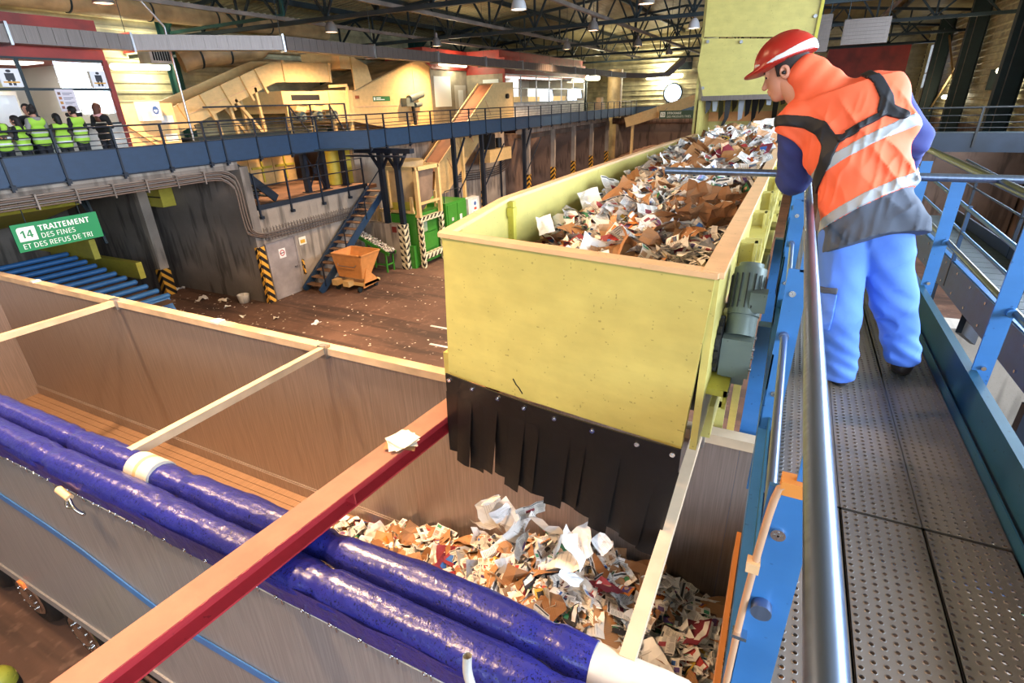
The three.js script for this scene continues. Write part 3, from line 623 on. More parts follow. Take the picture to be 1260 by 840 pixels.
{
  const o = thing('yellow_beam_box', 'yellow box girder crossing the top of the bay', 'machine');
  part('casing', [bx(-23.6, -20.5, 3.4, 4.15, -12.45, -11.95)], m.yellowGreen, o);
  part('seam', [bx(-23.6, -20.5, 3.74, 3.78, -11.95, -11.92), bx(-22.9, -22.84, 3.4, 4.15, -11.95, -11.92)], m.black, o);
}
{
  const o = thing('bay_conveyor', 'yellow sloping conveyor housing inside the bay behind the green sign', 'conveyor');
  part('housing', [prism('z', [[-26.6, 4.7], [-20.8, 4.7], [-20.2, 4.0], [-23.4, 3.2], [-26.6, 3.5]], -9.2, -4.4)], m.yellowGreen, o);
  part('skirt', [bx(-26.4, -21.6, 1.9, 2.6, -9.9, -9.7)], m.yellowGreen, o);
  part('skirt', [bx(-26.4, -20.5, 1.1, 1.7, -10.6, -10.4)], m.yellowGreen, o);
  part('strut', [bar([-20.6, 4.6, -9.3], [-20.2, 2.9, -9.6], 0.08, 0.08), bar([-21.2, 4.7, -9.8], [-20.9, 2.5, -9.9], 0.08, 0.08)], m.greySteel, o);
}
{
  const o = thing('stepped_feeder', 'blue stepped feeder floor with brown plates beside the trailer', 'feeder'), n = 11;
  for (let i = 0; i < n; i++) {
    const x = -23 + i * 0.55, y = 2.02 - i * 0.086;
    part('cross_tube', [cyl([x, y, -9.5], [x, y, -3], 0.085, 10), ball([x, y, -9.5], 0.085)], m.blue, o);
    part('floor_plate', [bar([x + 0.27, y - 0.1, -9.42], [x + 0.27, y - 0.1, -3], 0.46, 0.03)], mat(0x5d4636, 0.85, 0, { map: tMottle }), o);
  }
  part('end_plate', [prism('z', [[-17.5, 1.25], [-16.9, 0.0], [-17.6, 0]], -9.5, -3)], m.blue, o);
  part('side_plate', [prism('z', [[-23.1, 0], [-23.1, 1.9], [-17.5, 1.05], [-17.2, 0]], -9.42, -9.36)], m.blue, o);
}
{
  const o = thing('hanging_sign', 'green sign about fines and sorting refuse hanging over the bay', 'sign');
  const s = print(768, 264, (x, w, h) => {
    x.fillStyle = '#1f8a55'; x.fillRect(0, 0, w, h); x.fillStyle = '#f3f6f1';
    x.beginPath(); x.moveTo(60, 34); x.lineTo(190, 34); x.lineTo(190, 168); x.lineTo(34, 168); x.lineTo(34, 62); x.quadraticCurveTo(36, 36, 60, 34); x.fill();
    x.fillStyle = '#1f8a55'; x.font = 'bold 100px sans-serif'; x.fillText('14', 52, 138);
    x.fillStyle = '#f3f6f1'; x.font = 'bold 76px sans-serif'; x.fillText('TRAITEMENT', 216, 92, 480);
    x.font = '68px sans-serif'; x.fillText('DES FINES', 216, 164, 380); x.fillText('ET DES REFUS DE TRI', 40, 240, 680);
  });
  part('board', [bx(-16.66, -16.62, 3.55, 4.22, -7.87, -5.95)], m.green, o);
  part('print', [face('x', -16.615, -7.87, -5.95, 3.55, 4.22)], s, o, true);
  for (const z of [-6.3, -7.5]) part('hanger', [cyl([-16.64, 4.2, z], [-16.64, 4.8, z], 0.012, 5)], m.greySteel, o);
}
{ // cable tray along the lintel, turning down the corner and along the store-room wall
  const o = thing('cable_tray', 'bundle of grey cables along the lintel and down the bay corner', 'cables');
  for (let i = 0; i < 6; i++) {
    const d = i * 0.05, x = -16.5 + (i % 2) * 0.06;
    part('cable', [tube([[x, 4.83 - d, -2], [x, 4.83 - d, -6], [x, 4.83 - d, -11.4 + d], [x, 4.78 - d, -11.95 + d], [x, 4.55 - d, -12.25 + d], [x, 4.1, -12.33 + d], [x, 3.4, -12.33 + d], [x, 2.75 - d * 0.3, -12.4 + d], [x, 2.55 - d * 0.5, -12.8], [x, 2.55 - d, -14], [x, 2.55 - d, -18.2]], 0.022, 70, 6, 0.2)], i % 2 ? mat(0x6a5a50, 0.6) : mat(0x8a8078, 0.5, 0.3), o);
  }
  for (let z = -3; z > -11.5; z -= 0.9) part('clamp', [bx(-16.56, -16.4, 4.5, 4.87, z - 0.02, z + 0.02)], m.tie, o);
  const wires = []; for (let z = -12.9; z > -18.2; z -= 0.14) wires.push(bx(-16.56, -16.545, 2.28, 2.72, z - 0.008, z + 0.008), bx(-16.36, -16.345, 2.28, 2.72, z - 0.008, z + 0.008));
  for (const y of [2.3, 2.42, 2.56, 2.7]) wires.push(bx(-16.36, -16.345, y - 0.008, y + 0.008, -18.2, -12.8));
  part('wire_basket', wires, m.tie, o);
}
// store room with grey door, mezzanine above
struct('trim_8', [bx(-16.87, -16.57, 0, 3.35, -18.6, -12.82)], m.concrete, 'pale concrete wall of the store room', 'wall');
struct('trim_9', [bx(-22, -16.87, 3.2, 3.35, -19.6, -12.82)], mat(0x7d5b45, 0.8, 0, { map: tMottle }), 'brown mezzanine floor above the store room', 'floor');
struct('trim_10', [bx(-18.3, -18, 0, 4.9, -34.6, -19.6)], m.concrete, 'stained concrete wall behind the steep conveyor', 'wall');
{
  const o = thing('door_1', 'grey steel door of the store room with round sign', 'door'); o.userData.kind = 'structure';
  part('leaf', [bx(-16.57, -16.52, 0.02, 2.12, -14.1, -12.8)], m.doorGrey, o);
  part('handle', [bx(-16.52, -16.46, 1.02, 1.06, -14.02, -13.9)], m.zinc, o);
  part('round_sign', [face('x', -16.515, -13.6, -13.3, 1.5, 1.85)], print(64, 72, (x, w, h) => { x.fillStyle = '#ece8e6'; x.fillRect(0, 0, w, h); x.strokeStyle = '#b03030'; x.lineWidth = 7; x.beginPath(); x.arc(32, 34, 20, 0, 7); x.stroke(); x.fillStyle = '#55302c'; x.fillRect(16, 31, 32, 7); }), o, true);
  part('frame', [bx(-16.57, -16.5, 2.12, 2.17, -14.15, -12.77), bx(-16.57, -16.5, 0, 2.12, -14.15, -14.1)], m.doorGrey, o);
}
solo('wall_notice', [face('x', -16.55, -14.7, -14.35, 1.75, 2.05)], print(48, 44, (x, w, h) => { x.fillStyle = '#ebe6d4'; x.fillRect(0, 0, w, h); x.fillStyle = '#d9a836'; x.fillRect(8, 16, 32, 20); }), 'small white and yellow notice on the store room wall', 'notice', undefined, true);
solo('striped_rod', [bx(-16.57, -16.51, 0.6, 1.2, -14.38, -14.3)], mHazard, 'short striped rod leaning beside the grey door', 'rod');
{
  const o = thing('mezzanine_railing', 'dark blue railing along the mezzanine above the store room', 'railing');
  part('kick_plate', [bx(-16.6, -16.52, 3.35, 3.52, -18.6, -12.85)], m.navyDark, o);
  for (const z of [-12.9, -14.3, -15.9, -17.4, -18.4]) part('post', [bx(-16.55, -16.5, 3.05, 4.6, z - 0.03, z + 0.03), bx(-16.55, -16.42, 3.05, 3.15, z - 0.06, z + 0.06)], m.navyDark, o);
  for (const y of [4.58, 4.15]) part('rail', [cyl([-16.52, y, -12.9], [-16.52, y, -18.4], 0.022, 6)], m.navyDark, o);
}
[[-16.62, 'dark blue post on the mezzanine left of the cross brace'], [-17.65, 'dark blue post on the mezzanine right of the cross brace'], [-18.87, 'dark blue post at the top of the stairs']].forEach(([z, label]) => {
  const o = thing('mezzanine_post', label, 'post');
  part('shaft', [bx(-18.12, -17.88, 3.35, 5.0, z - 0.09, z + 0.09)], m.navyDark, o);
  part('base_plate', [bx(-18.2, -17.8, 3.35, 3.38, z - 0.16, z + 0.16)], m.navyDark, o);
});
{
  const o = thing('cross_brace', 'dark cross brace with central disc on the mezzanine', 'brace');
  part('bar', [bar([-18, 3.45, -16.7], [-18, 4.9, -17.6], 0.05, 0.05)], m.navyDark, o); part('bar', [bar([-18, 4.9, -16.7], [-18, 3.45, -17.6], 0.05, 0.05)], m.navyDark, o);
  part('disc', [cyl([-18, 4.17, -17.15], [-17.94, 4.17, -17.15], 0.14, 14)], m.navyDark, o);
}
{
  const o = thing('mezzanine_steps', 'dark blue steps rising on the mezzanine behind the railing', 'stairs');
  part('stringer', [bar([-17.6, 4.9, -12.95], [-17.6, 3.45, -14.6], 0.08, 0.3)], m.navyDark, o); part('stringer', [bar([-18.6, 4.9, -12.95], [-18.6, 3.45, -14.6], 0.08, 0.3)], m.navyDark, o);
  for (let i = 0; i < 7; i++) part('step', [bx(-18.56, -17.64, 3.55 + i * 0.2, 3.59 + i * 0.2, -14.5 + i * 0.23, -14.28 + i * 0.23)], m.greySteel, o);
}
{
  const o = thing('yellow_casing', 'yellow panelled machine casing at the back of the mezzanine', 'machine');
  for (let i = 0; i < 5; i++) { const z = -13.0 - i * 1.32; const p = part('panel', [bx(-22.3, -21.8, 3.35, 4.95, z - 1.28, z)], m.yellow, o); part('rib', [bx(-21.8, -21.74, 3.5, 4.8, z - 0.7, z - 0.62), bx(-21.8, -21.74, 4.1, 4.2, z - 1.2, z - 0.1)], m.yellowGreen, p); }
}
solo('yellow_tank', [bx(-19.6, -18.2, 3.36, 5.0, -20.6, -19.0), cyl([-18.6, 3.36, -18.9], [-18.6, 5, -18.9], 0.3, 14)], m.yellowGreen, 'yellow tank panel behind the top of the stairs', 'tank');
{
  const o = thing('steel_stairs', 'dark blue steel stairs with brown treads down to the floor', 'stairs'), n = 15, z0 = -14.15, z1 = -18.55;
  for (const x of [-16.42, -15.55]) part('stringer', [bar([x, 0.05, z0 + 0.1], [x, 3.3, z1], 0.05, 0.3)], m.navy, o);
  for (let i = 0; i < n; i++) { const t = (i + 0.5) / n; part('tread', [bx(-16.4, -15.57, 0.12 + 3.2 * t, 0.16 + 3.2 * t, z0 + (z1 - z0) * t - 0.16, z0 + (z1 - z0) * t + 0.12)], mat(0x8a6a52, 0.8, 0, { map: tMottle }), o); }
  part('handrail', [tube([[-15.52, 0.95, z0 + 0.2], [-15.52, 1.15, z0], [-15.52, 4.3, z1], [-15.52, 4.35, z1 - 0.3]], 0.024, 30, 7, 0.1)], m.navyDark, o);
  for (const t of [0.04, 0.36, 0.68, 0.97]) part('rail_post', [bar([-15.52, 0.1 + 3.2 * t, z0 + (z1 - z0) * t], [-15.52, 1.1 + 3.2 * t, z0 + (z1 - z0) * t], 0.04, 0.04)], m.navyDark, o);
}
// pit wall with striped edge, black columns carrying the walkway
struct('trim_11', [bx(-16.5, -14.32, 0, 1.95, -18.3, -18)], m.concrete, 'pale low concrete wall beside the green press', 'wall');
solo('hazard_plate', [bx(-14.6, -14.3, 0, 1.95, -18.0, -17.96), bx(-14.32, -14.28, 0, 1.95, -18.3, -17.97)], mHazardW, 'striped guard on the low wall end beside the green press', 'guard');
solo('wall_sign', [face('z', -17.98, -14.95, -14.7, 1.6, 1.85)], mat(0x6d1f18, 0.6), 'dark red square sign on the low concrete wall', 'sign', undefined, true);
[[-15.25, 'left black steel column with forked top under the walkway'], [-14.42, 'right black steel column with forked top under the walkway']].forEach(([x, label]) => {
  const o = thing('forked_column', label, 'column');
  part('shaft', [bx(x - 0.1, x + 0.1, 1.95, 4.9, -18.25, -18.05)], m.navyDark, o);
  part('arm', [bar([x, 4.1, -18.15], [x - 0.55, 4.85, -18.15], 0.1, 0.1), bar([x, 4.1, -18.15], [x + 0.5, 4.85, -18.15], 0.1, 0.1)], m.navyDark, o);
});
solo('carrier_beam', [bx(-16.5, -13.6, 4.82, 5.0, -18.3, -18.0), bx(-16.5, -13.6, 4.72, 4.78, -17.7, -17.5)], m.navyDark, 'dark steel carrier beam across the forked columns', 'beam');
{
  const o = thing('chute_cone', 'dirty yellow collecting cone behind the black columns', 'chute');
  part('cone', [lathe([[0.95, 1.35], [0.9, 0.9], [0.35, 0], [0.3, 0.02], [0.85, 0.92], [0.9, 1.35]], [-15.3, 1.4, -19.6], 20)], m.yellowGreen, o);
  part('drum', [cyl([-15.3, 2.75, -19.6], [-15.3, 4.4, -19.6], 0.95, 20)], m.beige, o);
  part('frame', [bx(-16.2, -14.2, 2.3, 2.42, -18.75, -18.65)], m.yellow, o);
  for (const [x, z] of [[-16.2, -18.7], [-14.3, -18.7], [-16.2, -20.5], [-14.3, -20.5]]) part('leg', [bx(x - 0.06, x + 0.06, 0, 3, z - 0.06, z + 0.06)], m.yellow, o);
}
// yellow portal frame and green press
{
  const o = thing('portal_frame', 'yellow portal frame with striped lower posts around the green press', 'frame');
  const posts = [[-13.8, -18.5], [-13.8, -20.1], [-15.4, -18.62], [-15.4, -20.2]];
  posts.forEach(([x, z], i) => { part('post', [bx(x - 0.08, x + 0.08, i < 2 ? 2.2 : 2.5, 4.25, z - 0.08, z + 0.08)], m.yellow, o); if (i < 2) part('striped_post', [bx(x - 0.09, x + 0.09, 0, 2.2, z - 0.09, z + 0.09)], mHazardW, o); });
  part('top_beam', [bx(-13.88, -13.72, 4.1, 4.26, -20.1, -18.5)], m.yellow, o); part('top_beam', [bx(-15.4, -13.8, 4.1, 4.26, -18.58, -18.42)], m.yellow, o); part('top_beam', [bx(-15.4, -13.8, 4.1, 4.26, -20.18, -20.02)], m.yellow, o);
  part('striped_beam', [bx(-13.9, -13.72, 2.0, 2.2, -20.1, -18.5)], mHazardW, o); part('striped_beam', [bx(-13.9, -13.72, 0.35, 0.6, -20.1, -18.5)], mHazardW, o);
  part('side_rail', [bx(-15.4, -13.8, 2.2, 2.3, -18.56, -18.46), bx(-13.86, -13.76, 2.7, 2.8, -20.1, -18.5)], m.yellow, o);
  part('mesh_sheet', [prism('x', [[-18.55, 4.1], [-20.05, 4.1], [-19.8, 2.9], [-19.0, 2.4], [-18.7, 3.0]], -14.0, -13.97)], mat(0x8c7460, 0.8, 0.2, { map: tMottle }), o);
}
{
  const o = thing('baler_press', 'green baling press with panels behind the striped frame', 'press');
  part('body', [bx(-15.3, -14.0, 0.1, 2.3, -20.4, -18.45)], m.green2, o);
  part('cover', [bx(-14.0, -13.94, 0.7, 1.4, -19.9, -18.7)], m.green2, o); part('cover', [bx(-14.0, -13.95, 1.45, 1.95, -19.9, -19.2)], m.green2, o);
  part('chute', [bx(-14.2, -13.92, 1.5, 1.95, -19.15, -18.7)], mat(0x8fa68a, 0.5), o);
  part('side_box', [bx(-15.1, -14.05, 0, 1.0, -18.45, -18.2)], m.green2, o);
  part('cabinet', [bx(-15.6, -13.75, 0.2, 2.45, -22.2, -20.45)], m.green2, o);
  for (const z of [-20.55, -21.4]) part('cabinet_door', [bx(-13.75, -13.72, 0.5, 2.35, z - 0.78, z)], m.green2, o);
  part('label_sticker', [bx(-13.72, -13.71, 1.6, 1.75, -21.0, -20.85), bx(-13.72, -13.71, 1.3, 1.8, -21.75, -21.55)], m.white, o);
  part('top_rail', [tube([[-13.9, 2.45, -20.6], [-13.9, 2.95, -20.65], [-13.9, 2.95, -22], [-13.9, 2.45, -22.1]], 0.02, 20, 6, 0.1)], m.navyDark, o);
}
{
  const o = thing('switch_box', 'white electrical switch box with red and blue marks beside green press', 'box');
  part('casing', [bx(-14.1, -13.7, 1.35, 2.35, -23.4, -22.35)], m.white, o);
  part('marks', [face('x', -13.69, -23.2, -22.6, 1.45, 2.25)], print(64, 96, (x, w, h) => { x.fillStyle = '#e6e0d8'; x.fillRect(0, 0, w, h); x.fillStyle = '#2e5a9c'; x.beginPath(); x.arc(40, 22, 12, 0, 7); x.fill(); x.fillStyle = '#b83c2c'; x.fillRect(28, 44, 26, 14); x.fillStyle = '#a83a2a'; x.beginPath(); x.arc(24, 76, 8, 0, 7); x.arc(46, 76, 8, 0, 7); x.fill(); }), o, true);
  part('stand', [bx(-14.0, -13.9, 0, 1.35, -22.5, -22.4), bx(-14.0, -13.9, 0, 1.35, -23.3, -23.2)], m.navyDark, o);
}
// tipping bin
{
  const o = thing('tipping_skip', 'orange wheeled tipping skip in front of the steel stairs', 'skip');
  const T = [[-15.45, -15.95], [-14.0, -15.95], [-14.0, -14.8], [-15.45, -14.8]], B = [[-15.3, -15.35], [-14.15, -15.35], [-14.15, -14.9], [-15.3, -14.9]], yt = 1.45, yb = 0.5;
  const q = []; for (let i = 0; i < 4; i++) { const j = (i + 1) % 4; q.push(plate([[T[j][0], yt, T[j][1]], [T[i][0], yt, T[i][1]], [B[i][0], yb, B[i][1]], [B[j][0], yb, B[j][1]]], 0.02)); }
  q.push(bx(-15.3, -14.15, yb, yb + 0.02, -15.35, -14.9)); part('bin', q, m.orange, o);
  part('rim', [bx(-15.49, -13.96, yt - 0.04, yt, -14.82, -14.76), bx(-15.49, -13.96, yt - 0.04, yt, -15.99, -15.93), bx(-14.02, -13.96, yt - 0.04, yt, -15.99, -14.76), bx(-15.49, -15.43, yt - 0.04, yt, -15.99, -14.76)], m.orange, o);
  part('handle', [tube([[-15.2, 1.05, -14.83], [-15.15, 0.98, -14.76], [-14.35, 0.98, -14.76], [-14.3, 1.05, -14.83]], 0.015, 16, 6, 0.1)], m.zinc, o);
  part('side_cheek', [prism('x', [[-14.85, 0.15], [-15.1, 0.9], [-15.8, 0.2]], -14.1, -14.05)], m.orange, o);
  part('chassis', [bx(-15.4, -14.05, 0.2, 0.32, -15.8, -14.9), bx(-15.45, -15.2, 0.2, 0.42, -14.9, -14.6), bx(-14.9, -14.6, 0.2, 0.42, -14.9, -14.6)], m.yellow, o);
  for (const [x, z] of [[-15.3, -14.75], [-14.2, -14.75], [-15.3, -15.7], [-14.2, -15.7]]) part('wheel', [cyl([x - 0.04, 0.1, z], [x + 0.04, 0.1, z], 0.1, 14)], m.greySteel, o);
}
{
  const o = thing('shred_conveyor', 'small green conveyor covered with white shreds feeding the press', 'conveyor');
  part('side_frame', [bar([-16.3, 1.45, -17.3], [-14.7, 0.8, -17.3], 0.05, 0.14)], m.green2, o); part('side_frame', [bar([-16.3, 1.45, -17.75], [-14.7, 0.8, -17.75], 0.05, 0.14)], m.green2, o);
  part('belt', [bar([-16.3, 1.47, -17.52], [-14.7, 0.82, -17.52], 0.44, 0.04)], m.black, o);
  for (const [x, y] of [[-15.9, 1.25], [-14.9, 0.85]]) for (const z of [-17.3, -17.75]) part('leg', [bx(x - 0.03, x + 0.03, 0, y, z - 0.03, z + 0.03)], m.green2, o);
  part('cross_bar', [bx(-15.9, -14.9, 0.3, 0.35, -17.33, -17.28), bx(-14.93, -14.87, 0.3, 0.35, -17.75, -17.3)], m.green2, o);
  const sh = []; for (let i = 0; i < 420; i++) { const t = rnd(), g = new THREE.PlaneGeometry(rr(0.04, 0.1), rr(0.02, 0.05)); g.rotateX(rr(0, 6)); g.rotateY(rr(0, 6)); g.translate(-16.35 + 1.65 * t, 1.53 - 0.66 * t + rr(0, 0.1), -17.52 + rr(-0.22, 0.22)); sh.push(g); }
  const k = part('paper_shreds', sh, mat(0xe4d8cc, 0.85), o); k.userData.kind = 'stuff';
}
// posts under the walkway further back, with braces
[[-23.4, 'black steel post under the walkway beside the steep conveyor'], [-26.2, 'second black steel post under the walkway'], [-31.5, 'black steel post under the walkway before the bays']].forEach(([z, label]) => {
  const o = thing('walkway_post', label, 'post');
  part('shaft', [bx(-15.1, -14.9, 0, 5.04, z - 0.08, z + 0.08)], m.navyDark, o);
  part('knee_brace', [bar([-15, 3.6, z], [-15, 5.0, z - 1.1], 0.08, 0.08)], m.navyDark, o);
  part('cross_brace', [bar([-15, 2.2, z], [-15, 4.4, z - 2.6], 0.05, 0.05)], m.navyDark, o);
});
[[-25.2, 'yellow steel post left of the striped post'], [-27.2, 'yellow steel post with striped foot below the walkway']].forEach(([z, label], i) => {
  const o = thing('yellow_post', label, 'post');
  part('shaft', [bx(-15.7, -15.55, i ? 2 : 0, 4.9, z - 0.08, z + 0.08)], m.yellow, o); if (i) part('striped_foot', [bx(-15.72, -15.53, 0, 2, z - 0.09, z + 0.09)], mHazard, o);
});
{ // curved cable bundle on the concrete wall
  const o = thing('cable_bundle', 'thick dark cable bundle curving up the concrete wall', 'cables');
  for (let i = 0; i < 5; i++) { const d = i * 0.13; part('cable', [tube([[-17.9, 3.0 - d, -24], [-17.9, 2.75 - d, -29], [-17.9, 2.6 - d, -32.2], [-17.7, 2.8 - d * 0.8, -33.7 - d], [-17.3, 3.6, -34.3 - d * 0.6], [-17.1, 4.35 - d * 0.3, -34.5]], 0.035, 50, 6)], mat(0x4a3c36, 0.6), o); }
  part('tray', [bx(-17.0, -16.6, 4.2, 4.28, -54, -34.4), bx(-16.62, -16.58, 4.2, 4.5, -54, -34.4)], m.tie, o);
}
// storage bays in the distance
struct('trim_12', [bx(-17.0, -16.55, 4.55, 5.0, -54, -34.4)], m.concrete, 'pale lintel above the storage bays', 'lintel');
struct('trim_13', [bx(-26.9, -26.6, 0, 5, -60, -20)], m.farConcrete, 'concrete back wall of the storage bays', 'wall');
[[-35.1, 'concrete post with striped foot at the first storage bay'], [-39.7, 'striped post of the second storage bay'], [-44.1, 'striped post of the third storage bay'], [-48.7, 'striped post of the fourth storage bay'], [-53.3, 'striped post of the last storage bay']].forEach(([z, label], i) => {
  const o = thing('bay_post', label, 'post', 'posts of the storage bays');
  part('shaft', [bx(-16.6, -16.3, 1.9, 4.6, z - 0.14, z + 0.14)], m.concrete, o); part('striped_foot', [bx(-16.61, -16.29, 0, 1.9, z - 0.15, z + 0.15)], mHazard, o);
  struct('trim_' + (14 + i), [bx(-26.6, -16.6, 0, 4.55, z - 0.12, z + 0.12)], m.farConcrete, 'brown divider wall between storage bays', 'wall');
});
// inclined arm conveyor and storage sign at the far end
{
  const o = thing('arm_conveyor', 'orange yellow inclined conveyor at the far end below the round windows', 'conveyor');
  part('side_plate', [bar([-12.7, 4.75, -46], [-6.2, 6.65, -46], 0.06, 0.75)], m.yellow, o); part('side_plate', [bar([-12.7, 4.75, -47.1], [-6.2, 6.65, -47.1], 0.06, 0.75)], m.yellow, o);
  part('belt', [bar([-12.7, 4.9, -46.55], [-6.2, 6.8, -46.55], 1.0, 0.05)], m.black, o);
  for (const x of [-11.5, -10.2, -8.9, -7.6]) part('rib', [bar([x, 5.45 + (x + 12.7) * 0.292 - 0.32, -45.96], [x + 0.12, 4.75 + (x + 12.7) * 0.292 - 0.38, -45.96], 0.06, 0.06)], m.yellow, o);
  for (const x of [-12.2, -7]) part('leg', [bx(x - 0.1, x + 0.1, 0, 4.4 + (x + 12.7) * 0.29, -46.6, -46.4)], m.yellow, o);
}
{
  const o = thing('hanging_sign', 'dark green storage sign hanging below the far inclined conveyor', 'sign');
  part('board', [bx(-9.78, -6.9, 5.02, 5.6, -45.05, -45)], m.green, o);
  part('print', [face('z', -44.99, -9.78, -6.9, 5.02, 5.6)], print(512, 104, (x, w, h) => {
    x.fillStyle = '#2f4a34'; x.fillRect(0, 0, w, h); x.fillStyle = '#d8dccb'; x.fillRect(14, 18, 66, 64); x.fillStyle = '#2f4a34'; x.font = 'bold 48px sans-serif'; x.fillText('13', 20, 68);
    x.fillStyle = '#d8dccb'; x.font = 'bold 38px sans-serif'; x.fillText('STOCKAGE', 104, 46, 220); x.font = '34px sans-serif'; x.fillText('DES PRODUITS TRIÉS', 104, 88, 380); }), o, true);
  part('hanger', [cyl([-9.4, 5.6, -45.02], [-9.4, 5.75, -45.9], 0.02, 5)], m.greySteel, o); part('hanger', [cyl([-7.4, 5.6, -45.02], [-7.4, 6.25, -45.9], 0.02, 5)], m.greySteel, o);
}
solo('pipe_beam', [cyl([-16.3, 4.55, -54.5], [-4, 4.55, -54.5], 0.28, 12)], m.farConcrete, 'brown pipe-like beam crossing below the far conveyor', 'beam');
struct('trim_19', [bx(-16.3, -4, 0, 4.3, -56, -55.7)], m.farConcrete, 'dark brown rear wall of the far storage area', 'wall');
{
  const g = new THREE.PlaneGeometry(13, 6, 40, 20); g.rotateX(-Math.PI / 2); const p = g.attributes.position;
  for (let i = 0; i < p.count; i++) { const x = p.getX(i), z = p.getZ(i); p.setY(i, Math.max(0, 2.6 * (1 - (x / 6.5) ** 2) * (1 - (z / 3) ** 2) + 0.5 * (hash(i, 3, 8) - 0.5))); }
  g.computeVertexNormals(); g.translate(-10.5, 0.0, -52);
  solo('waste_heap', [g], mat(0x8a6a5a, 0.95, 0, { map: tMottle }), 'brown waste heap in the far storage area', 'heap');
}
// ---------------------------------------------------------------- open walking-floor trailer
{
  const o = thing('semi_trailer', 'open aluminium walking-floor trailer being loaded with waste paper', 'trailer');
  const x0 = -13, x1 = 1.3, zf = -4.05, zn = -1.55;
  const mSlat = mat(0xa07f64, 0.55, 0.35, { map: tBrushed }); const inner = mat(0xa89a92, 0.42, 0.6, { map: tBrushed });
  for (let x = x0; x < x1 - 0.1; x += 0.5) {
    part('wall_plank', [bx(x + 0.001, x + 0.499, 1.35, 3.95, zf - 0.06, zf)], inner, o);
    part('wall_plank', [bx(x + 0.001, x + 0.499, 1.3, 3.88, zn, zn + 0.06)], m.alu, o);
  }
  part('front_wall', [bx(x0 - 0.08, x0, 1.35, 3.95, zf, -2.8)], inner, o); part('front_wall', [bx(x0 - 0.08, x0, 1.35, 3.95, -2.79, zn)], inner, o);
  part('tailgate', [bx(x1, x1 + 0.08, 1.35, 3.95, zf, zn)], inner, o);
  part('top_rail', [bar([x0 - 0.1, 3.98, zf - 0.03], [x1 + 0.1, 3.98, zf - 0.03], 0.13, 0.09)], m.rimAlu, o);
  part('top_rail', [bar([x0 - 0.1, 3.9, zn + 0.03], [x1 + 0.1, 3.9, zn + 0.03], 0.1, 0.07)], m.rimAlu, o);
  part('top_rail', [bx(x0 - 0.12, x0 + 0.02, 3.93, 4.02, zf, zn)], m.rimAlu, o);
  part('skirting', [bx(x0, x1, 1.45, 1.62, zf, zf + 0.03), bx(x0, x1, 1.62, 1.64, zf, zf + 0.015)], inner, o);
  for (let z = zf + 0.03; z < zn - 0.05; z += 0.112) part('floor_slat', [bx(x0, x1, 1.38, 1.45 + (Math.round(z * 100) % 3) * 0.003, z + 0.003, z + 0.109)], mSlat, o);
  for (const x of [-8.82, -4.58, -0.34]) { const k = part('cross_bar', [bx(x - 0.04, x + 0.04, 3.96, 4.04, zf, -1.8)], m.rimAlu, o); part('bracket', [bx(x - 0.06, x + 0.06, 3.9, 4.06, zf - 0.02, zf + 0.07)], m.zinc, k); }
  part('rail_clip', [bx(-6.6, -6.45, 4.02, 4.05, zf - 0.08, zf + 0.04)], m.white, o); part('rail_clip', [bx(-11.3, -11.2, 4.02, 4.05, zf - 0.08, zf + 0.04)], m.white, o);
  // outside of the near wall
  part('rope', [cyl([x0, 3.74, zn + 0.1], [x1, 3.74, zn + 0.1], 0.006, 5)], m.strap, o);
  for (let x = -6.8; x < 0.8; x += 0.228) part('rope_hook', [tube([[x - 0.02, 3.78, zn + 0.07], [x + 0.02, 3.77, zn + 0.11], [x + 0.02, 3.72, zn + 0.11], [x - 0.015, 3.7, zn + 0.075]], 0.006, 10, 5)], m.chrome, o);
  const sp = [[-8.5, 2.98], [-6.93, 2.97], [-6.01, 2.89], [-5.46, 2.82], [-4.53, 2.62], [-3.98, 2.53], [-2.86, 2.55], [-1.6, 2.7], [0.5, 2.9]];
  for (let i = 0; i < sp.length - 1; i++) part('blue_strap', [bar([sp[i][0], sp[i][1], zn + 0.07], [sp[i + 1][0], sp[i + 1][1], zn + 0.07], 0.012, 0.09)], m.blue, o);
  part('bottom_rail', [bx(x0, x1, 1.2, 1.33, zn + 0.02, zn + 0.08)], m.alu, o);
  part('side_guard', [bx(-6, -0.5, 0.95, 1.05, zn + 0.02, zn + 0.06), bx(-6, -0.5, 0.65, 0.75, zn + 0.02, zn + 0.06), bx(-6.02, -5.95, 0.6, 1.2, zn, zn + 0.05)], m.chrome, o);
  part('chassis', [bx(x0 + 0.5, x1, 0.95, 1.3, -3.3, -3.1), bx(x0 + 0.5, x1, 0.95, 1.3, -2.4, -2.2), bx(x0, x1, 1.28, 1.38, zf, zn)], m.black, o);
  for (const x of [-9.85, -8.5, -7.15]) for (const [z, s] of [[-1.62, 1], [-3.95, -1]]) {
    const w = part('wheel', [new THREE.TorusGeometry(0.4, 0.13, 12, 30).scale(1, 1, 1.25).translate(x, 0.53, z - s * 0.14), cyl([x, 0.53, z - s * 0.3], [x, 0.53, z], 0.4, 24)], m.black, o);
    const hub = [lathe([[0.32, 0], [0.28, 0.03], [0.2, 0.0], [0.14, 0.05], [0.0, 0.07]], [0, 0, 0], 24).rotateX(s * Math.PI / 2).translate(x, 0.53, z + s * 0.01)];
    for (let k = 0; k < 10; k++) hub.push(cyl([x + 0.2 * Math.cos(k * 0.628), 0.53 + 0.2 * Math.sin(k * 0.628), z], [x + 0.2 * Math.cos(k * 0.628), 0.53 + 0.2 * Math.sin(k * 0.628), z + s * 0.06], 0.02, 6));
    part('hub', hub, m.chrome, w);
  }
  part('marker_lamp', [bx(-7.85, -7.72, 1.22, 1.3, zn + 0.08, zn + 0.11)], mat(0xff8a4a, 0.3), o);
}
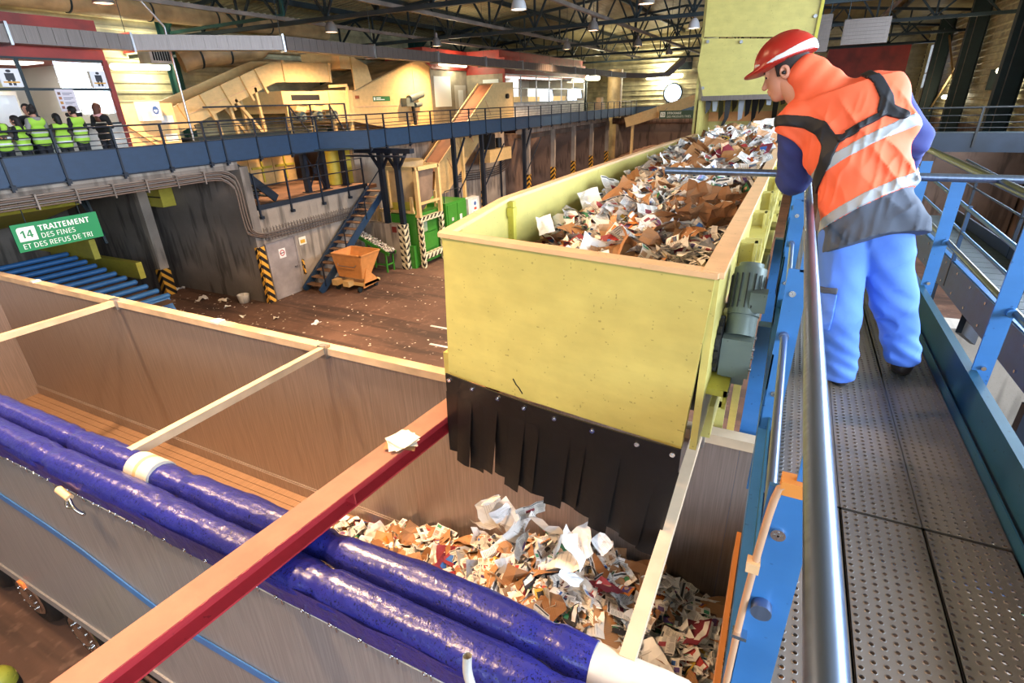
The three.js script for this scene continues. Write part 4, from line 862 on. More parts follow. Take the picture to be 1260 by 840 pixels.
// tarpaulin rolled up along the near wall
function roll(x0, x1, y, z, r, s) {
  const n = 200, k = 18, g = new THREE.CylinderGeometry(r, r, x1 - x0, k, n, false); g.rotateZ(Math.PI / 2); g.translate((x0 + x1) / 2, 0, 0);
  const p = g.attributes.position;
  for (let i = 0; i < p.count; i++) {
    const x = p.getX(i), a = Math.atan2(p.getZ(i), p.getY(i)), w = 0.5 * vnoise(x * 1.3 + 50, 3, 512, s) + 0.35 * vnoise(x * 8 + a * 2.0 + 90, a + 9, 2048, s + 1) + 0.15 * vnoise(x * 13 + 200, a * 2 + 9, 2048, s + 2);
    const f = 0.82 + 0.34 * w - 0.16 * Math.max(0, Math.sin(x * 4.1 + s) - 0.95) / 0.05;
    p.setXYZ(i, x, p.getY(i) * f + y + 0.03 * (vnoise(x * 0.8 + 20, 1, 512, s + 5) - 0.5), p.getZ(i) * f + z + 0.04 * (vnoise(x * 0.6 + 20, 1, 512, s + 6) - 0.5));
  }
  g.computeVertexNormals(); return g;
}
{
  const o = thing('rolled_tarpaulin', 'inner blue rolled tarpaulin with white bands along the trailer edge', 'tarpaulin');
  part('roll', [roll(-13, -0.5, 3.93, -1.77, 0.118, 11)], m.tarp, o);
  part('end_sleeve', [roll(-0.5, 1.1, 3.93, -1.77, 0.118, 14)], m.strap, o);
  part('white_band', [cyl([-4.42, 3.935, -1.77], [-4.12, 3.935, -1.77], 0.13, 20)], m.strap, o);
  part('band_stain', [cyl([-4.3, 3.935, -1.77], [-4.26, 3.935, -1.77], 0.1305, 20)], m.beige, o);
}
{
  const o = thing('rolled_tarpaulin', 'outer blue tarpaulin roll with flap laced to the trailer side', 'tarpaulin');
  part('roll', [roll(-13, 1.1, 3.93, -1.52, 0.118, 23)], m.tarp, o);
  const g = new THREE.PlaneGeometry(14.1, 0.2, 220, 4); const p = g.attributes.position;
  for (let i = 0; i < p.count; i++) p.setXYZ(i, p.getX(i) - 5.95, p.getY(i) + 3.87, -1.425 + 0.025 * vnoise(p.getX(i) * 4 + 70, p.getY(i) * 3 + 9, 2048, 41) - 0.02 * (0.1 - p.getY(i)) / 0.2);
  g.computeVertexNormals(); part('flap', [g], m.tarp, o);
  for (let x = -6.8; x < 0.8; x += 0.228) part('eyelet', [new THREE.TorusGeometry(0.014, 0.004, 5, 12).translate(x, 3.795, -1.418)], m.chrome, o);
}
{
  const o = thing('strap_clamp', 'small chrome clamp with beige grip on the tarpaulin flap', 'clamp');
  part('grip', [cyl([-4.86, 3.86, -1.36], [-4.72, 3.82, -1.36], 0.03, 12)], m.hopperRim, o);
  part('hook', [tube([[-4.74, 3.82, -1.36], [-4.66, 3.76, -1.34], [-4.6, 3.7, -1.36], [-4.66, 3.68, -1.38]], 0.014, 16, 6), tube([[-4.78, 3.8, -1.36], [-4.78, 3.73, -1.34], [-4.72, 3.72, -1.36]], 0.012, 12, 6)], m.chrome, o);
}
solo('lever_handle', [tube([[-0.95, 4.33, -1.3], [-0.94, 4.22, -1.28], [-0.86, 4.1, -1.25], [-0.74, 4.02, -1.28], [-0.6, 3.98, -1.34]], 0.022, 20, 8)], m.white, 'white bent lever handle beside the tarpaulin', 'lever');
// ---------------------------------------------------------------- red steel beam lying across the trailer
{
  const o = thing('steel_beam', 'red I-beam with dusty top lying across the trailer', 'beam');
  const P = V(-2.235, 0, -4.12), Q = V(-2.70, 0, 0.9), at = y => [V(P.x, y, P.z), V(Q.x, y, Q.z)];
  part('top_flange', [bar(...at(4.2), 0.205, 0.03)], m.beamRed, o);
  part('dust_layer', [bar(...at(4.217), 0.196, 0.004)], m.beamDust, o);
  part('web', [bar(...at(4.13), 0.02, 0.12)], m.beamRed, o);
  part('bottom_flange', [bar(...at(4.07), 0.205, 0.014)], m.beamRed, o);
  for (const t of [0.41, 0.72, 0.95]) { const c = P.clone().lerp(Q, t); part('stiffener', [bar([c.x - 0.098, 4.135, c.z], [c.x + 0.098, 4.135, c.z], 0.012, 0.12)], m.beamRed, o); }
  part('trestle', [bx(-2.82, -2.58, 0, 4.06, 0.7, 0.86)], m.beamRed, o);
}
// ---------------------------------------------------------------- waste paper
const NC = 8, atlas = canvasTex(1024, 1024, (x, w) => {
  const s = w / NC; let k = 777; const r = () => { k = (k * 1664525 + 1013904223) >>> 0; return k / 4294967296; };
  const cols = ['#b23a34', '#2f5fa8', '#d0762a', '#2d2a2c', '#7a2430', '#3a7f56', '#c7a23a', '#58427a', '#8b8f96', '#1d3557'];
  for (let i = 0; i < NC; i++) for (let j = 0; j < NC; j++) {
    const X = i * s, Y = j * s, t = (i * NC + j) % 8;
    x.save(); x.beginPath(); x.rect(X, Y, s, s); x.clip();
    if (t < 2) { // newsprint
      x.fillStyle = ['#c9c4bb', '#bdb9b4', '#d3cdc2'][Math.floor(r() * 3)]; x.fillRect(X, Y, s, s); x.fillStyle = '#6f6c6a';
      for (let c = 0; c < 3; c++) for (let l = 0; l < 20; l++) if (r() > 0.1) x.fillRect(X + 8 + c * 39, Y + 26 + l * 5, 20 + r() * 14, 2);
      x.fillStyle = '#3b3938'; x.fillRect(X + 8, Y + 8, 50 + r() * 55, 9); x.fillStyle = cols[Math.floor(r() * 10)]; x.fillRect(X + 46, Y + 50 + r() * 20, 36, 30);
    } else if (t === 2 || t === 3) { // illustrated leaflet
      x.fillStyle = '#e6e0d8'; x.fillRect(X, Y, s, s);
      for (let q = 0; q < 6; q++) { x.fillStyle = cols[Math.floor(r() * 10)]; x.globalAlpha = 0.55 + r() * 0.45; x.fillRect(X + 6 + r() * 70, Y + 6 + r() * 80, 16 + r() * 36, 12 + r() * 30); }
      x.globalAlpha = 1; x.fillStyle = '#7d7873'; for (let l = 0; l < 8; l++) x.fillRect(X + 10, Y + 70 + l * 6, 30 + r() * 60, 2);
    } else if (t === 4) { // kraft board
      x.fillStyle = ['#a97c52', '#b98c60', '#9a6d46'][Math.floor(r() * 3)]; x.fillRect(X, Y, s, s); x.globalAlpha = 0.18; x.fillStyle = '#5a3c22'; for (let l = 0; l < 26; l++) x.fillRect(X, Y + l * 5, s, 1.5); x.globalAlpha = 1;
      if (r() > 0.5) { x.fillStyle = '#5c3a22'; x.fillRect(X + 30, Y + 40, 60, 10); x.fillRect(X + 40, Y + 60, 40, 6); }
    } else if (t === 5) { // plain white sheet
      x.fillStyle = ['#efece8', '#e8e6e6', '#e4ddd2'][Math.floor(r() * 3)]; x.fillRect(X, Y, s, s); x.fillStyle = '#bab4ae'; for (let l = 0; l < 9; l++) if (r() > 0.4) x.fillRect(X + 14, Y + 20 + l * 10, 40 + r() * 56, 2);
    } else if (t === 6) { // cover page
      x.fillStyle = cols[Math.floor(r() * 10)]; x.fillRect(X, Y, s, s); x.fillStyle = '#e9e2d8'; x.fillRect(X + 10, Y + 10, 90, 18); x.fillStyle = cols[Math.floor(r() * 10)]; x.fillRect(X + 20, Y + 44, 80, 60); x.fillStyle = '#caa07e'; x.beginPath(); x.arc(X + 60, Y + 70, 18, 0, 7); x.fill();
    } else { // catalogue page
      x.fillStyle = '#dcd6cd'; x.fillRect(X, Y, s, s); for (let a = 0; a < 3; a++) for (let b = 0; b < 3; b++) { x.fillStyle = r() > 0.5 ? cols[Math.floor(r() * 10)] : '#b39a84'; x.fillRect(X + 8 + a * 39, Y + 8 + b * 39, 26, 20); x.fillStyle = '#8c8680'; x.fillRect(X + 8 + a * 39, Y + 31 + b * 39, 26, 2); x.fillRect(X + 8 + a * 39, Y + 35 + b * 39, 18, 2); }
    }
    x.restore();
  }
});
const mPaper = mat(0xffffff, 0.72, 0, { map: atlas, side: THREE.DoubleSide });
function sheet(w, h, cell, curl, rough, seg = 4) {
  const g = new THREE.PlaneGeometry(w, h, seg, seg), p = g.attributes.position, u = g.attributes.uv, ci = Math.floor(cell / NC), cj = cell % NC;
  const a = rnd() * 6.28, ca = Math.cos(a), sa = Math.sin(a), f = rr(1.2, 2.4), ph = rr(0, 6);
  for (let i = 0; i < p.count; i++) {
    const X = p.getX(i), Y = p.getY(i), t = X * ca + Y * sa, e = Math.min(1, Math.hypot(X / w, Y / h) * 2);
    p.setXYZ(i, X * (1 - rough * 0.5 * (rnd() - 0.5)), Y * (1 - rough * 0.5 * (rnd() - 0.5)), curl * Math.sin(t / Math.max(w, h) * f * 3 + ph) * Math.max(w, h) * 0.3 + rough * (rnd() - 0.5) * Math.max(w, h) * 0.35 * e);
    u.setXY(i, (ci + 0.03 + 0.94 * u.getX(i)) / NC, 1 - (cj + 0.03 + 0.94 * (1 - u.getY(i))) / NC);
  }
  const q = g.toNonIndexed(); q.computeVertexNormals(); q.rotateX(-Math.PI / 2); return q;
}
const variants = [];
for (let i = 0; i < 64; i++) { const kraft = i % 8 === 4, s = kraft ? rr(0.2, 0.34) : rr(0.13, 0.25); variants.push(sheet(s, s * rr(0.65, 1.3), i, rr(0.1, 0.55), rr(0.15, 0.5))); }
const turn = new THREE.Euler();
function lay(mesh, x, y, z, tilt) { mesh.position.set(x, y, z); mesh.rotation.set(rr(-tilt, tilt), rr(0, 6.28), rr(-tilt, tilt), 'YXZ'); }
function looseSheet(x, y, z, tilt, label, group, v, scale = 1) {
  const o = new THREE.Mesh(v === undefined ? pick(variants) : variants[v], mPaper); o.name = numbered('waste_sheet'); o.userData = { label, category: 'paper', group };
  lay(o, x, y, z, tilt); o.scale.setScalar(scale); o.castShadow = o.receiveShadow = true; scene.add(o); return o;
}
function heap(name, n, sampler, tilt, label) {        // the uncountable rest of a heap
  const list = []; const q = new THREE.Matrix4(), e = new THREE.Euler();
  for (let i = 0; i < n; i++) {
    const [x, y, z] = sampler(), g = pick(variants).clone();
    e.set(rr(-tilt, tilt), rr(0, 6.28), rr(-tilt, tilt), 'YXZ'); q.makeRotationFromEuler(e); const s = rr(0.75, 1.3); q.scale(V(s, s, s)); q.setPosition(x, y, z); g.applyMatrix4(q); list.push(g);
  }
  const o = new THREE.Mesh(mergeGeometries(list), mPaper); o.name = name; o.userData = { label, category: 'waste paper', kind: 'stuff' }; o.castShadow = o.receiveShadow = true; scene.add(o); return o;
}
const mMound = mat(0x8a6f5c, 0.9, 0, { map: tMottle, bumpMap: tBump, bumpScale: 0.02 });
function mound(name, x0, x1, z0, z1, hf, base, label, rough = 0.05) {
  const nx = Math.round((x1 - x0) / 0.09), nz = Math.round((z1 - z0) / 0.09), g = new THREE.PlaneGeometry(x1 - x0, z1 - z0, nx, nz); g.rotateX(-Math.PI / 2); g.translate((x0 + x1) / 2, 0, (z0 + z1) / 2);
  const p = g.attributes.position; for (let i = 0; i < p.count; i++) p.setY(i, Math.max(base, hf(p.getX(i), p.getZ(i)) - 0.06 + rough * (hash(i, 7, 3) - 0.5)));
  const q = g.toNonIndexed(); q.computeVertexNormals();
  const o = part(name, [q], mMound, scene); o.userData = { label, category: 'waste paper', kind: 'stuff' }; return o;
}
// heap in the trailer
const hT = (x, z) => 1.47 + 1.0 * Math.exp(-(((x + 0.9) / 2.05) ** 2)) * (0.82 + 0.18 * Math.cos((z + 3.2) * 1.2)) + 0.1 * (vnoise(x * 2.3 + 30, z * 2.3 + 30, 256, 9) - 0.5);
mound('paper_mound', -4.3, 1.25, -4.02, -1.6, hT, 1.455, 'dense mass of waste paper at the bottom of the trailer heap');
const spotT = () => { for (;;) { const x = rr(-4.6, 1.1), z = rr(-3.9, -1.75); if (rnd() < clamp((hT(x, z) - 1.43) / 0.22, 0.04, 1)) return [x, hT(x, z) + rr(0, 0.07), z]; } };
heap('loose_paper_mass', 2000, spotT, 0.75, 'countless crumpled paper and card pieces heaped in the trailer');
for (let i = 0; i < 130; i++) { const [x, y, z] = spotT(); looseSheet(x, y + 0.05, z, 0.6, 'crumpled printed sheet lying on top of the trailer heap', 'sheets on the trailer heap'); }
[[-4.72, -3.9, 37], [-4.75, -3.62, 5], [-4.62, -3.4, 45], [-4.4, -3.55, 20], [-5.0, -3.2, 13], [-5.15, -3.0, 53], [-4.35, -3.2, 29], [-4.1, -3.85, 61], [-3.95, -3.6, 5]].forEach(([x, z, v], i) => looseSheet(x, 1.48, z, 0.12, 'pale card scrap lying flat on bare trailer floor beside the heap', 'card scraps on the trailer floor', v, 1.1));
// sheets falling from the conveyor
for (let i = 0; i < 22; i++) { const t = i / 21; looseSheet(-1.82 + 0.95 * t + rr(-0.1, 0.1), 3.6 - 0.2 * t + rr(-0.26, 0.12), -2.95 + rr(-0.12, 0.12), 1.5, 'sheet caught falling from the conveyor into the trailer', 'sheets falling into the trailer', [5, 13, 21, 29, 37, 45, 53, 61, 0, 1, 9, 16, 2, 6][i % 14], 1.05); }
// bundle of card lying on the red beam
{
  const o = thing('card_bundle', 'small stack of pale card lying on the red beam', 'card stack');
  for (let i = 0; i < 4; i++) { const g = sheet(0.24 - i * 0.02, 0.2, [12, 5, 13, 5][i], 0.12, 0.12).clone(); g.rotateY(0.4 + i * 0.35); g.translate(-2.34 + i * 0.006, 4.235 + i * 0.014, -2.62); part('sheet', [g], mPaper, o, true); }
}
// ---------------------------------------------------------------- yellow discharge conveyor
const hop = thing('discharge_conveyor', 'big yellow paper conveyor hopper discharging into the trailer', 'conveyor');
{
  const o = hop, yt = 5.745, L = [-2.13, -3.1], R = [-0.255, -2.79], Lb = [-2.18, 4.62, -3.1], Rb = [-0.32, 4.66, -2.79];
  part('front_panel', [plate([[L[0], yt, L[1]], [Lb[0], Lb[1], Lb[2]], [Rb[0], Rb[1], Rb[2]], [R[0], yt, R[1]]], 0.03)], m.hopper, o);
  { const zp = x => -3.1 + 0.31 * (x + 2.155) / 1.865 + 0.004, sc = [[-1.55, 4.775], [-1.525, 4.735], [-1.5, 4.715], [-1.47, 4.675]]; part('scratch', sc.slice(1).map((q, i) => bar([sc[i][0], sc[i][1], zp(sc[i][0])], [q[0], q[1], zp(q[0])], 0.008, 0.006, [0, 0, 1])), m.black, o); }
  part('front_rim', [bar([L[0] - 0.02, yt + 0.01, L[1] - 0.03], [R[0] + 0.02, yt + 0.01, R[1] - 0.03], 0.1, 0.03)], m.hopperRim, o);
  part('gusset', [plate([[L[0] + 0.01, yt - 0.02, L[1] - 0.04], [-2.155, 4.7, L[1] - 0.04], [-2.165, 4.7, L[1] - 0.34], [-2.165, yt - 0.02, L[1] - 0.3]], 0.02)], m.hopper, o);
  const lw = [[-2.13, -3.12], [-2.38, -4.55], [-2.345, -7.2], [-2.29, -9.6], [-2.15, -14]];
  for (let i = 0; i < 4; i++) {
    const [ax, az] = lw[i], [b, c] = lw[i + 1];
    part('left_wall', [bar([ax, 5.22, az], [b, 5.22, c + 0.006], 0.04, 1.04)], m.hopper, o);
    part('left_rim', [bar([ax, yt + 0.01, az], [b, yt + 0.01, c], 0.09, 0.03)], m.hopperRim, o);
  }
  part('inner_post', [bx(-2.36, -2.3, 4.8, 5.73, -4.62, -4.56), bx(-2.35, -2.28, 5.6, 5.68, -4.6, -4.52)], m.yellowGreen, o);
  const rw = [[-0.255, -2.8], [-0.25, -4.6], [-0.235, -7.4], [-0.21, -14]];
  for (let i = 0; i < 3; i++) {
    const [ax, az] = rw[i], [b, c] = rw[i + 1];
    part('right_wall', [bar([ax, 5.2, az], [b, 5.2, c + 0.006], 0.04, 1.06)], m.hopper, o);
    part('right_rim', [bar([ax - 0.015, yt + 0.01, az], [b - 0.015, yt + 0.01, c + 0.006], 0.11, 0.035)], m.hopperRim, o);
  }
  part('belt', [bx(-2.3, -0.26, 4.86, 4.92, -14, -3.4), cyl([-2.12, 4.75, -3.45], [-0.3, 4.75, -3.45], 0.17, 18)], m.rubber, o);
  part('belt_edge', [bar([-2.16, 4.96, -3.3], [-2.3, 4.96, -4.6], 0.16, 0.02)], m.zinc, o);
  part('underframe', [bx(-2.3, -0.25, 4.5, 4.62, -14, -13.8), bx(-2.36, -2.26, 4.45, 4.7, -14, -3.3), bx(-0.3, -0.2, 4.45, 4.7, -14, -3.3)], m.hopper, o);
  for (const [x, z] of [[-2.3, -4.4], [-2.3, -9], [-2.3, -13.7], [-0.22, -9], [-0.22, -13.7]]) part('leg', [bx(x - 0.06, x + 0.06, 0, 4.5, z - 0.06, z + 0.06)], m.hopper, o);
  part('leg', [bx(-0.24, -0.17, 0, 4.5, -4.32, -4.25)], m.hopper, o); part('leg_tie', [bx(-2.3, -0.2, 4.16, 4.22, -4.32, -4.25)], m.hopper, o);
  // outer stiffeners and angle irons on the right
  for (let i = 0; i < 9; i++) {
    const z = -4.0 - i * 1.14;
    const k = part('stiffener', [bx(-0.23, -0.12, 4.75, 5.66, z - 0.04, z + 0.04), bx(-0.14, -0.12, 4.75, 5.66, z - 0.1, z + 0.1)], m.hopper, o);
    part('cleat', [bx(-0.22, -0.1, 5.5, 5.62, z - 0.3, z - 0.1)], m.hopper, k); part('cleat', [bx(-0.22, -0.05, 5.02, 5.06, z - 0.34, z)], m.hopper, k);
  }
  part('angle_iron', [bx(-0.23, -0.1, 5.35, 5.38, -13.9, -3.3), bx(-0.12, -0.1, 5.2, 5.38, -13.9, -3.3)], m.hopper, o);
  part('angle_iron', [bx(-0.2, -0.06, 4.86, 4.9, -13.9, -4), bx(-0.08, -0.06, 4.72, 4.9, -13.9, -4)], m.hopper, o);
  part('roller', [cyl([-0.24, 5.44, -5.1], [-0.1, 5.44, -5.1], 0.11, 18)], m.hopper, o);
  part('roller', [cyl([-0.24, 5.44, -6.4], [-0.1, 5.44, -6.4], 0.11, 18)], m.hopper, o);
  part('bearing', [cyl([-0.16, 5.0, -4.75], [-0.03, 5.0, -4.75], 0.09, 14), bx(-0.16, -0.08, 4.86, 5.14, -4.9, -4.6)], m.zinc, o);
  part('tension_rod', [cyl([-0.06, 5.0, -4.7], [-0.06, 5.0, -6.2], 0.02, 8)], m.zinc, o);
  part('drive_shaft', [cyl([-0.26, 5.21, -3.19], [-0.12, 5.21, -3.19], 0.05, 12)], m.zinc, o);
  const sp = [cyl([-0.225, 5.02, -3.38], [-0.195, 5.02, -3.38], 0.15, 22)]; for (let k = 0; k < 14; k++) sp.push(bx(-0.22, -0.2, -0.02, 0.02, 0.13, 0.175).rotateX(k * 0.449).translate(0, 5.02, -3.38));
  part('sprocket', sp, m.black, o).position.set(-0.01, 0.19, 0.19);
  part('chain_guard', [bx(-0.25, -0.1, 4.8, 4.84, -3.62, -3.12), bx(-0.12, -0.1, 4.72, 4.84, -3.62, -3.12), bx(-0.19, -0.17, 4.84, 5.3, -3.62, -3.58)], m.yellowGreen, o).position.set(-0.02, 0.19, 0.19);
  // gear motor
  const mb = [bx(-0.17, 0.0, 4.86, 5.1, -3.5, -3.28), bx(-0.15, -0.02, 4.8, 4.88, -3.47, -3.31), cyl([-0.16, 5.0, -3.38], [-0.2, 5.0, -3.38], 0.07, 14), cyl([-0.085, 5.08, -3.4], [-0.085, 5.2, -3.47], 0.085, 16)];
  const gm = part('gear_motor', mb, m.motor, o); gm.position.set(-0.03, 0.19, 0.19);
  part('motor_body', [cyl([-0.085, 5.19, -3.46], [-0.085, 5.44, -3.6], 0.092, 18), cyl([-0.085, 5.44, -3.6], [-0.085, 5.47, -3.615], 0.07, 16)], m.motor, gm);
  const fins = []; for (let k = 0; k < 16; k++) { const a = k * 0.393, dx = Math.cos(a), dn = Math.sin(a); fins.push(bar([-0.085 + dx * 0.098, 5.22 + dn * 0.05, -3.477 + dn * 0.086], [-0.085 + dx * 0.098, 5.4 + dn * 0.05, -3.578 + dn * 0.086], 0.006, 0.012)); }
  part('cooling_fins', fins, m.black, gm);
  part('terminal_box', [bx(-0.06, 0.03, 5.24, 5.36, -3.5, -3.4)], m.motor, gm);
  for (const [y, z] of [[4.92, -3.3], [5.05, -3.3], [4.92, -3.47], [5.05, -3.47]]) part('bolt', [cyl([0.0, y, z], [0.012, y, z], 0.012, 6)], m.zinc, gm);
}
{ // rubber curtain at the discharge
  const o = thing('rubber_curtain', 'black rubber strip curtain hanging below the yellow front panel', 'curtain');
  const F = (t, y) => V(-2.19 + 1.87 * t, y, -3.09 + 0.31 * t).add(V(0.006, 0, 0.035));
  const Y0 = t => 4.655 + 0.03 * t - 0.05 * Math.sin(Math.PI * t) * 0.6;
  const n = 15; const band = [];
  for (let i = 0; i < n; i++) { const a = F(i / n, Y0(i / n)), b = F((i + 1) / n, Y0((i + 1) / n)), c = b.clone(), d = a.clone(); c.y -= 0.17; d.y -= 0.17; band.push(plate([a, d, c, b], 0.012)); }
  part('top_band', band, m.rubber, o);
  for (let i = 0; i < n; i++) {
    const t = (i + 0.5) / n, a = F(i / n - 0.004, 0), b = F((i + 1) / n + 0.004, 0), y1 = Y0(t) - 0.16, y0 = 3.9 - 0.02 * (i % 3) - (i > 10 ? 0.05 : 0) + rr(-0.02, 0.02), sw = rr(-0.02, 0.045), g = new THREE.PlaneGeometry(1, 1, 3, 8), p = g.attributes.position, ph = rr(0, 6), bend = rr(-0.02, 0.03);
    const lean = -0.03 - 0.06 * t;
    for (let k = 0; k < p.count; k++) {
      const u = p.getX(k) + 0.5, v = p.getY(k) + 0.5, q = a.clone().lerp(b, u), s = 1 - v;
      p.setXYZ(k, q.x + lean * s, y0 + (y1 - y0) * v, q.z + (sw + 0.05 * (i % 2 ? 0.3 : 0)) * s + 0.012 * Math.sin(u * 3 + ph) * s + bend * s * s);
    }
    const back = g.clone(); back.translate(-0.002, 0, -0.01); g.computeVertexNormals(); back.computeVertexNormals();
    part('strip', [g, back], m.rubber, o);
  }
  for (const t of [0.02, 0.145, 0.275, 0.4, 0.535, 0.69, 0.855, 0.975]) { const c = F(t, Y0(t) - 0.045); part('washer', [cyl([c.x, c.y, c.z], [c.x + 0.002, c.y, c.z + 0.012], 0.016, 14), cyl([c.x, c.y, c.z + 0.01], [c.x + 0.002, c.y, c.z + 0.022], 0.008, 6)], m.chrome, o); }
}
// ---------------------------------------------------------------- chute tower at the conveyor's far end
{
  const o = thing('chute_tower', 'tall yellow chute tower above the far end of the conveyor', 'chute'), z = -14.02;
  part('lower_plate', [prism('z', [[-2.07, 6.55], [-2.27, 7.15], [-2.22, 7.75], [-0.02, 7.6], [-0.02, 6.55]], z - 0.05, z)], m.hopper, o);
  part('upper_plate', [prism('z', [[-2.2, 7.78], [-2.2, 10.6], [0.14, 10.6], [0.02, 7.63]], z - 0.04, z + 0.01)], m.hopper, o);
  part('side_plate', [bx(-0.02, 0.02, 6.0, 10.6, z - 2.4, z)], m.hopper, o); part('side_plate', [bx(-2.26, -2.2, 4.6, 10.6, z - 2.4, z - 0.05)], m.hopper, o);
  part('corner_angle', [bar([-0.0, 6.55, z + 0.02], [0.1, 10.6, z + 0.03], 0.06, 0.06)], m.yellowGreen, o);
  for (const [x, y] of [[-2.1, 7.68], [-1.4, 7.63], [-0.7, 7.6], [-0.15, 7.66], [-2.05, 8.9], [-0.05, 8.0], [-2.1, 6.75], [-0.15, 6.75]]) part('bolt', [cyl([x, y, z], [x, y, z + 0.05], 0.035, 8)], m.zinc, o);
  part('lip_angle', [bx(-2.1, 0.0, 6.48, 6.58, z, z + 0.08)], m.galv, o);
  part('cheek', [bx(-2.16, -2.1, 5.72, 6.5, z - 1.5, z + 0.02)], m.hopper, o); part('cheek', [bx(-0.18, -0.12, 5.72, 6.5, z - 1.5, z + 0.02)], m.hopper, o);
  part('back_plate', [bx(-2.1, -0.15, 4.9, 6.5, z - 1.6, z - 1.5)], m.hopper, o); part('back_beam', [bx(-2.1, -0.15, 5.98, 6.2, z - 1.5, z - 1.42)], m.orange, o);
  for (let i = 0; i < 13; i++) { const x = -2.05 + i * 0.145, l = rr(0.12, 0.55); part('rag', [plate([[x, 6.48, z - 0.3], [x + 0.02, 6.48 - l, z - 0.3 - rr(0, 0.2)], [x + 0.1, 6.48 - l * rr(0.5, 1), z - 0.3 - rr(0, 0.2)], [x + 0.14, 6.48, z - 0.3]], 0.01)], i % 4 === 1 ? mPaperGrey() : m.rubber, o); }
  for (let i = 0; i < 5; i++) { const x = -1.9 + i * 0.4; part('rag', [plate([[x, 5.5, z - 1.35], [x + rr(0.15, 0.35), 5.5, z - 1.35], [x + rr(0.1, 0.2), 5.9 + rr(0, 0.2), z - 1.38]], 0.01)], m.rubber, o); }
}
function mPaperGrey() { return mat(0xb9c0cc, 0.8, 0, { map: tMottle }); }
// ---------------------------------------------------------------- paper on the conveyor
const hC = (x, z) => 4.98 + 0.2 * sm(-3.2, -5.5, z) + 0.34 * sm(-5.0, -9, z) + 0.3 * sm(-2.1, -1.3, x) + 0.22 * (vnoise(x * 1.9 + 40, z * 1.9 + 60, 256, 19) - 0.5);
mound('paper_mound', -2.1, -0.29, -13.95, -3.25, hC, 4.93, 'dense mass of waste paper filling the yellow conveyor');
const spotC = () => { for (;;) { const t = rnd(), z = -3.3 - 10.4 * t * (0.45 + 0.55 * t), x = rr(-2.06, -0.4); if (x < -1.75 && z > -4.6 && rnd() < 0.75) continue; return [x, hC(x, z) + rr(-0.01, 0.09), z]; } };
heap('loose_paper_mass', 1900, spotC, 0.8, 'countless crumpled paper and card pieces filling the yellow conveyor');
for (let i = 0; i < 120; i++) { const [x, y, z] = spotC(); looseSheet(x, y + 0.06, z, 0.75, 'crumpled sheet lying on top of the conveyor load', 'sheets on the conveyor load'); }
{
  const w = (v, x, y, z, rx, ry, rz, s, label) => { const o = looseSheet(x, y, z, 0, label, undefined, v, s); delete o.userData.group; o.rotation.set(rx, ry, rz, 'YXZ'); };
  w(5, -2.05, 5.5, -4.75, 1.05, 0.9, 0.5, 1.2, 'white sheet with printed corner standing against the left hopper wall');
  w(13, -2.05, 5.52, -6.1, 0.95, 0.9, 0.5, 1.2, 'upright white leaflet beside the left hopper wall');
  w(1, -2.02, 5.55, -6.9, 0.9, 0.7, -0.5, 1.5, 'folded newspaper standing up along the left wall');
  w(23, -1.05, 5.42, -3.55, 0.25, 0.2, 0.1, 1.3, 'open catalogue page lying near the conveyor front');
  w(21, -0.55, 5.95, -12.6, 0.9, 0.4, 0.3, 2.2, 'large white curled sheet under the chute tower');
  w(29, -0.95, 5.92, -12.2, 0.6, -0.6, 0.2, 1.4, 'smaller white sheet beside the large curled one');
  const o = thing('crushed_carton', 'crushed brown carton gaping open at the right of the conveyor', 'carton'), kr = mat(0x8a5f3a, 0.85, 0, { map: tMottle, side: THREE.DoubleSide, bumpMap: tBump, bumpScale: 0.01 });
  const c = V(-0.6, 5.46, -5.35), kk = 0.78;
  const flapP = [[[-0.4, 0.02, 0.3], [0.3, 0.0, 0.32], [0.3, 0.22, 0.36], [-0.36, 0.2, 0.4]], [[0.3, 0, 0.3], [0.32, 0.02, -0.4], [0.36, 0.2, -0.4], [0.34, 0.24, 0.34]], [[-0.42, 0, -0.4], [0.32, 0.0, -0.42], [0.34, 0.24, -0.44], [-0.4, 0.3, -0.5]], [[-0.4, 0.02, 0.3], [-0.42, 0.02, -0.4], [-0.5, 0.2, -0.42], [-0.5, 0.16, 0.32]], [[-0.4, 0.01, 0.3], [0.3, 0.01, 0.3], [0.32, 0.01, -0.4], [-0.42, 0.01, -0.4]]];
  flapP.forEach(q => {
    const g = new THREE.PlaneGeometry(1, 1, 9, 6), p = g.attributes.position;
    for (let i = 0; i < p.count; i++) { const u = p.getX(i) + 0.5, v = p.getY(i) + 0.5, a = A(q[0]).lerp(A(q[1]), u), b = A(q[3]).lerp(A(q[2]), u), r = a.lerp(b, v).multiply(V(kk, 1.15, kk)).add(c); p.setXYZ(i, r.x + rr(-0.035, 0.035), r.y + rr(-0.05, 0.04), r.z + rr(-0.035, 0.035)); }
    const t = g.toNonIndexed(); t.computeVertexNormals(); part('flap', [t], kr, o);
  });
}
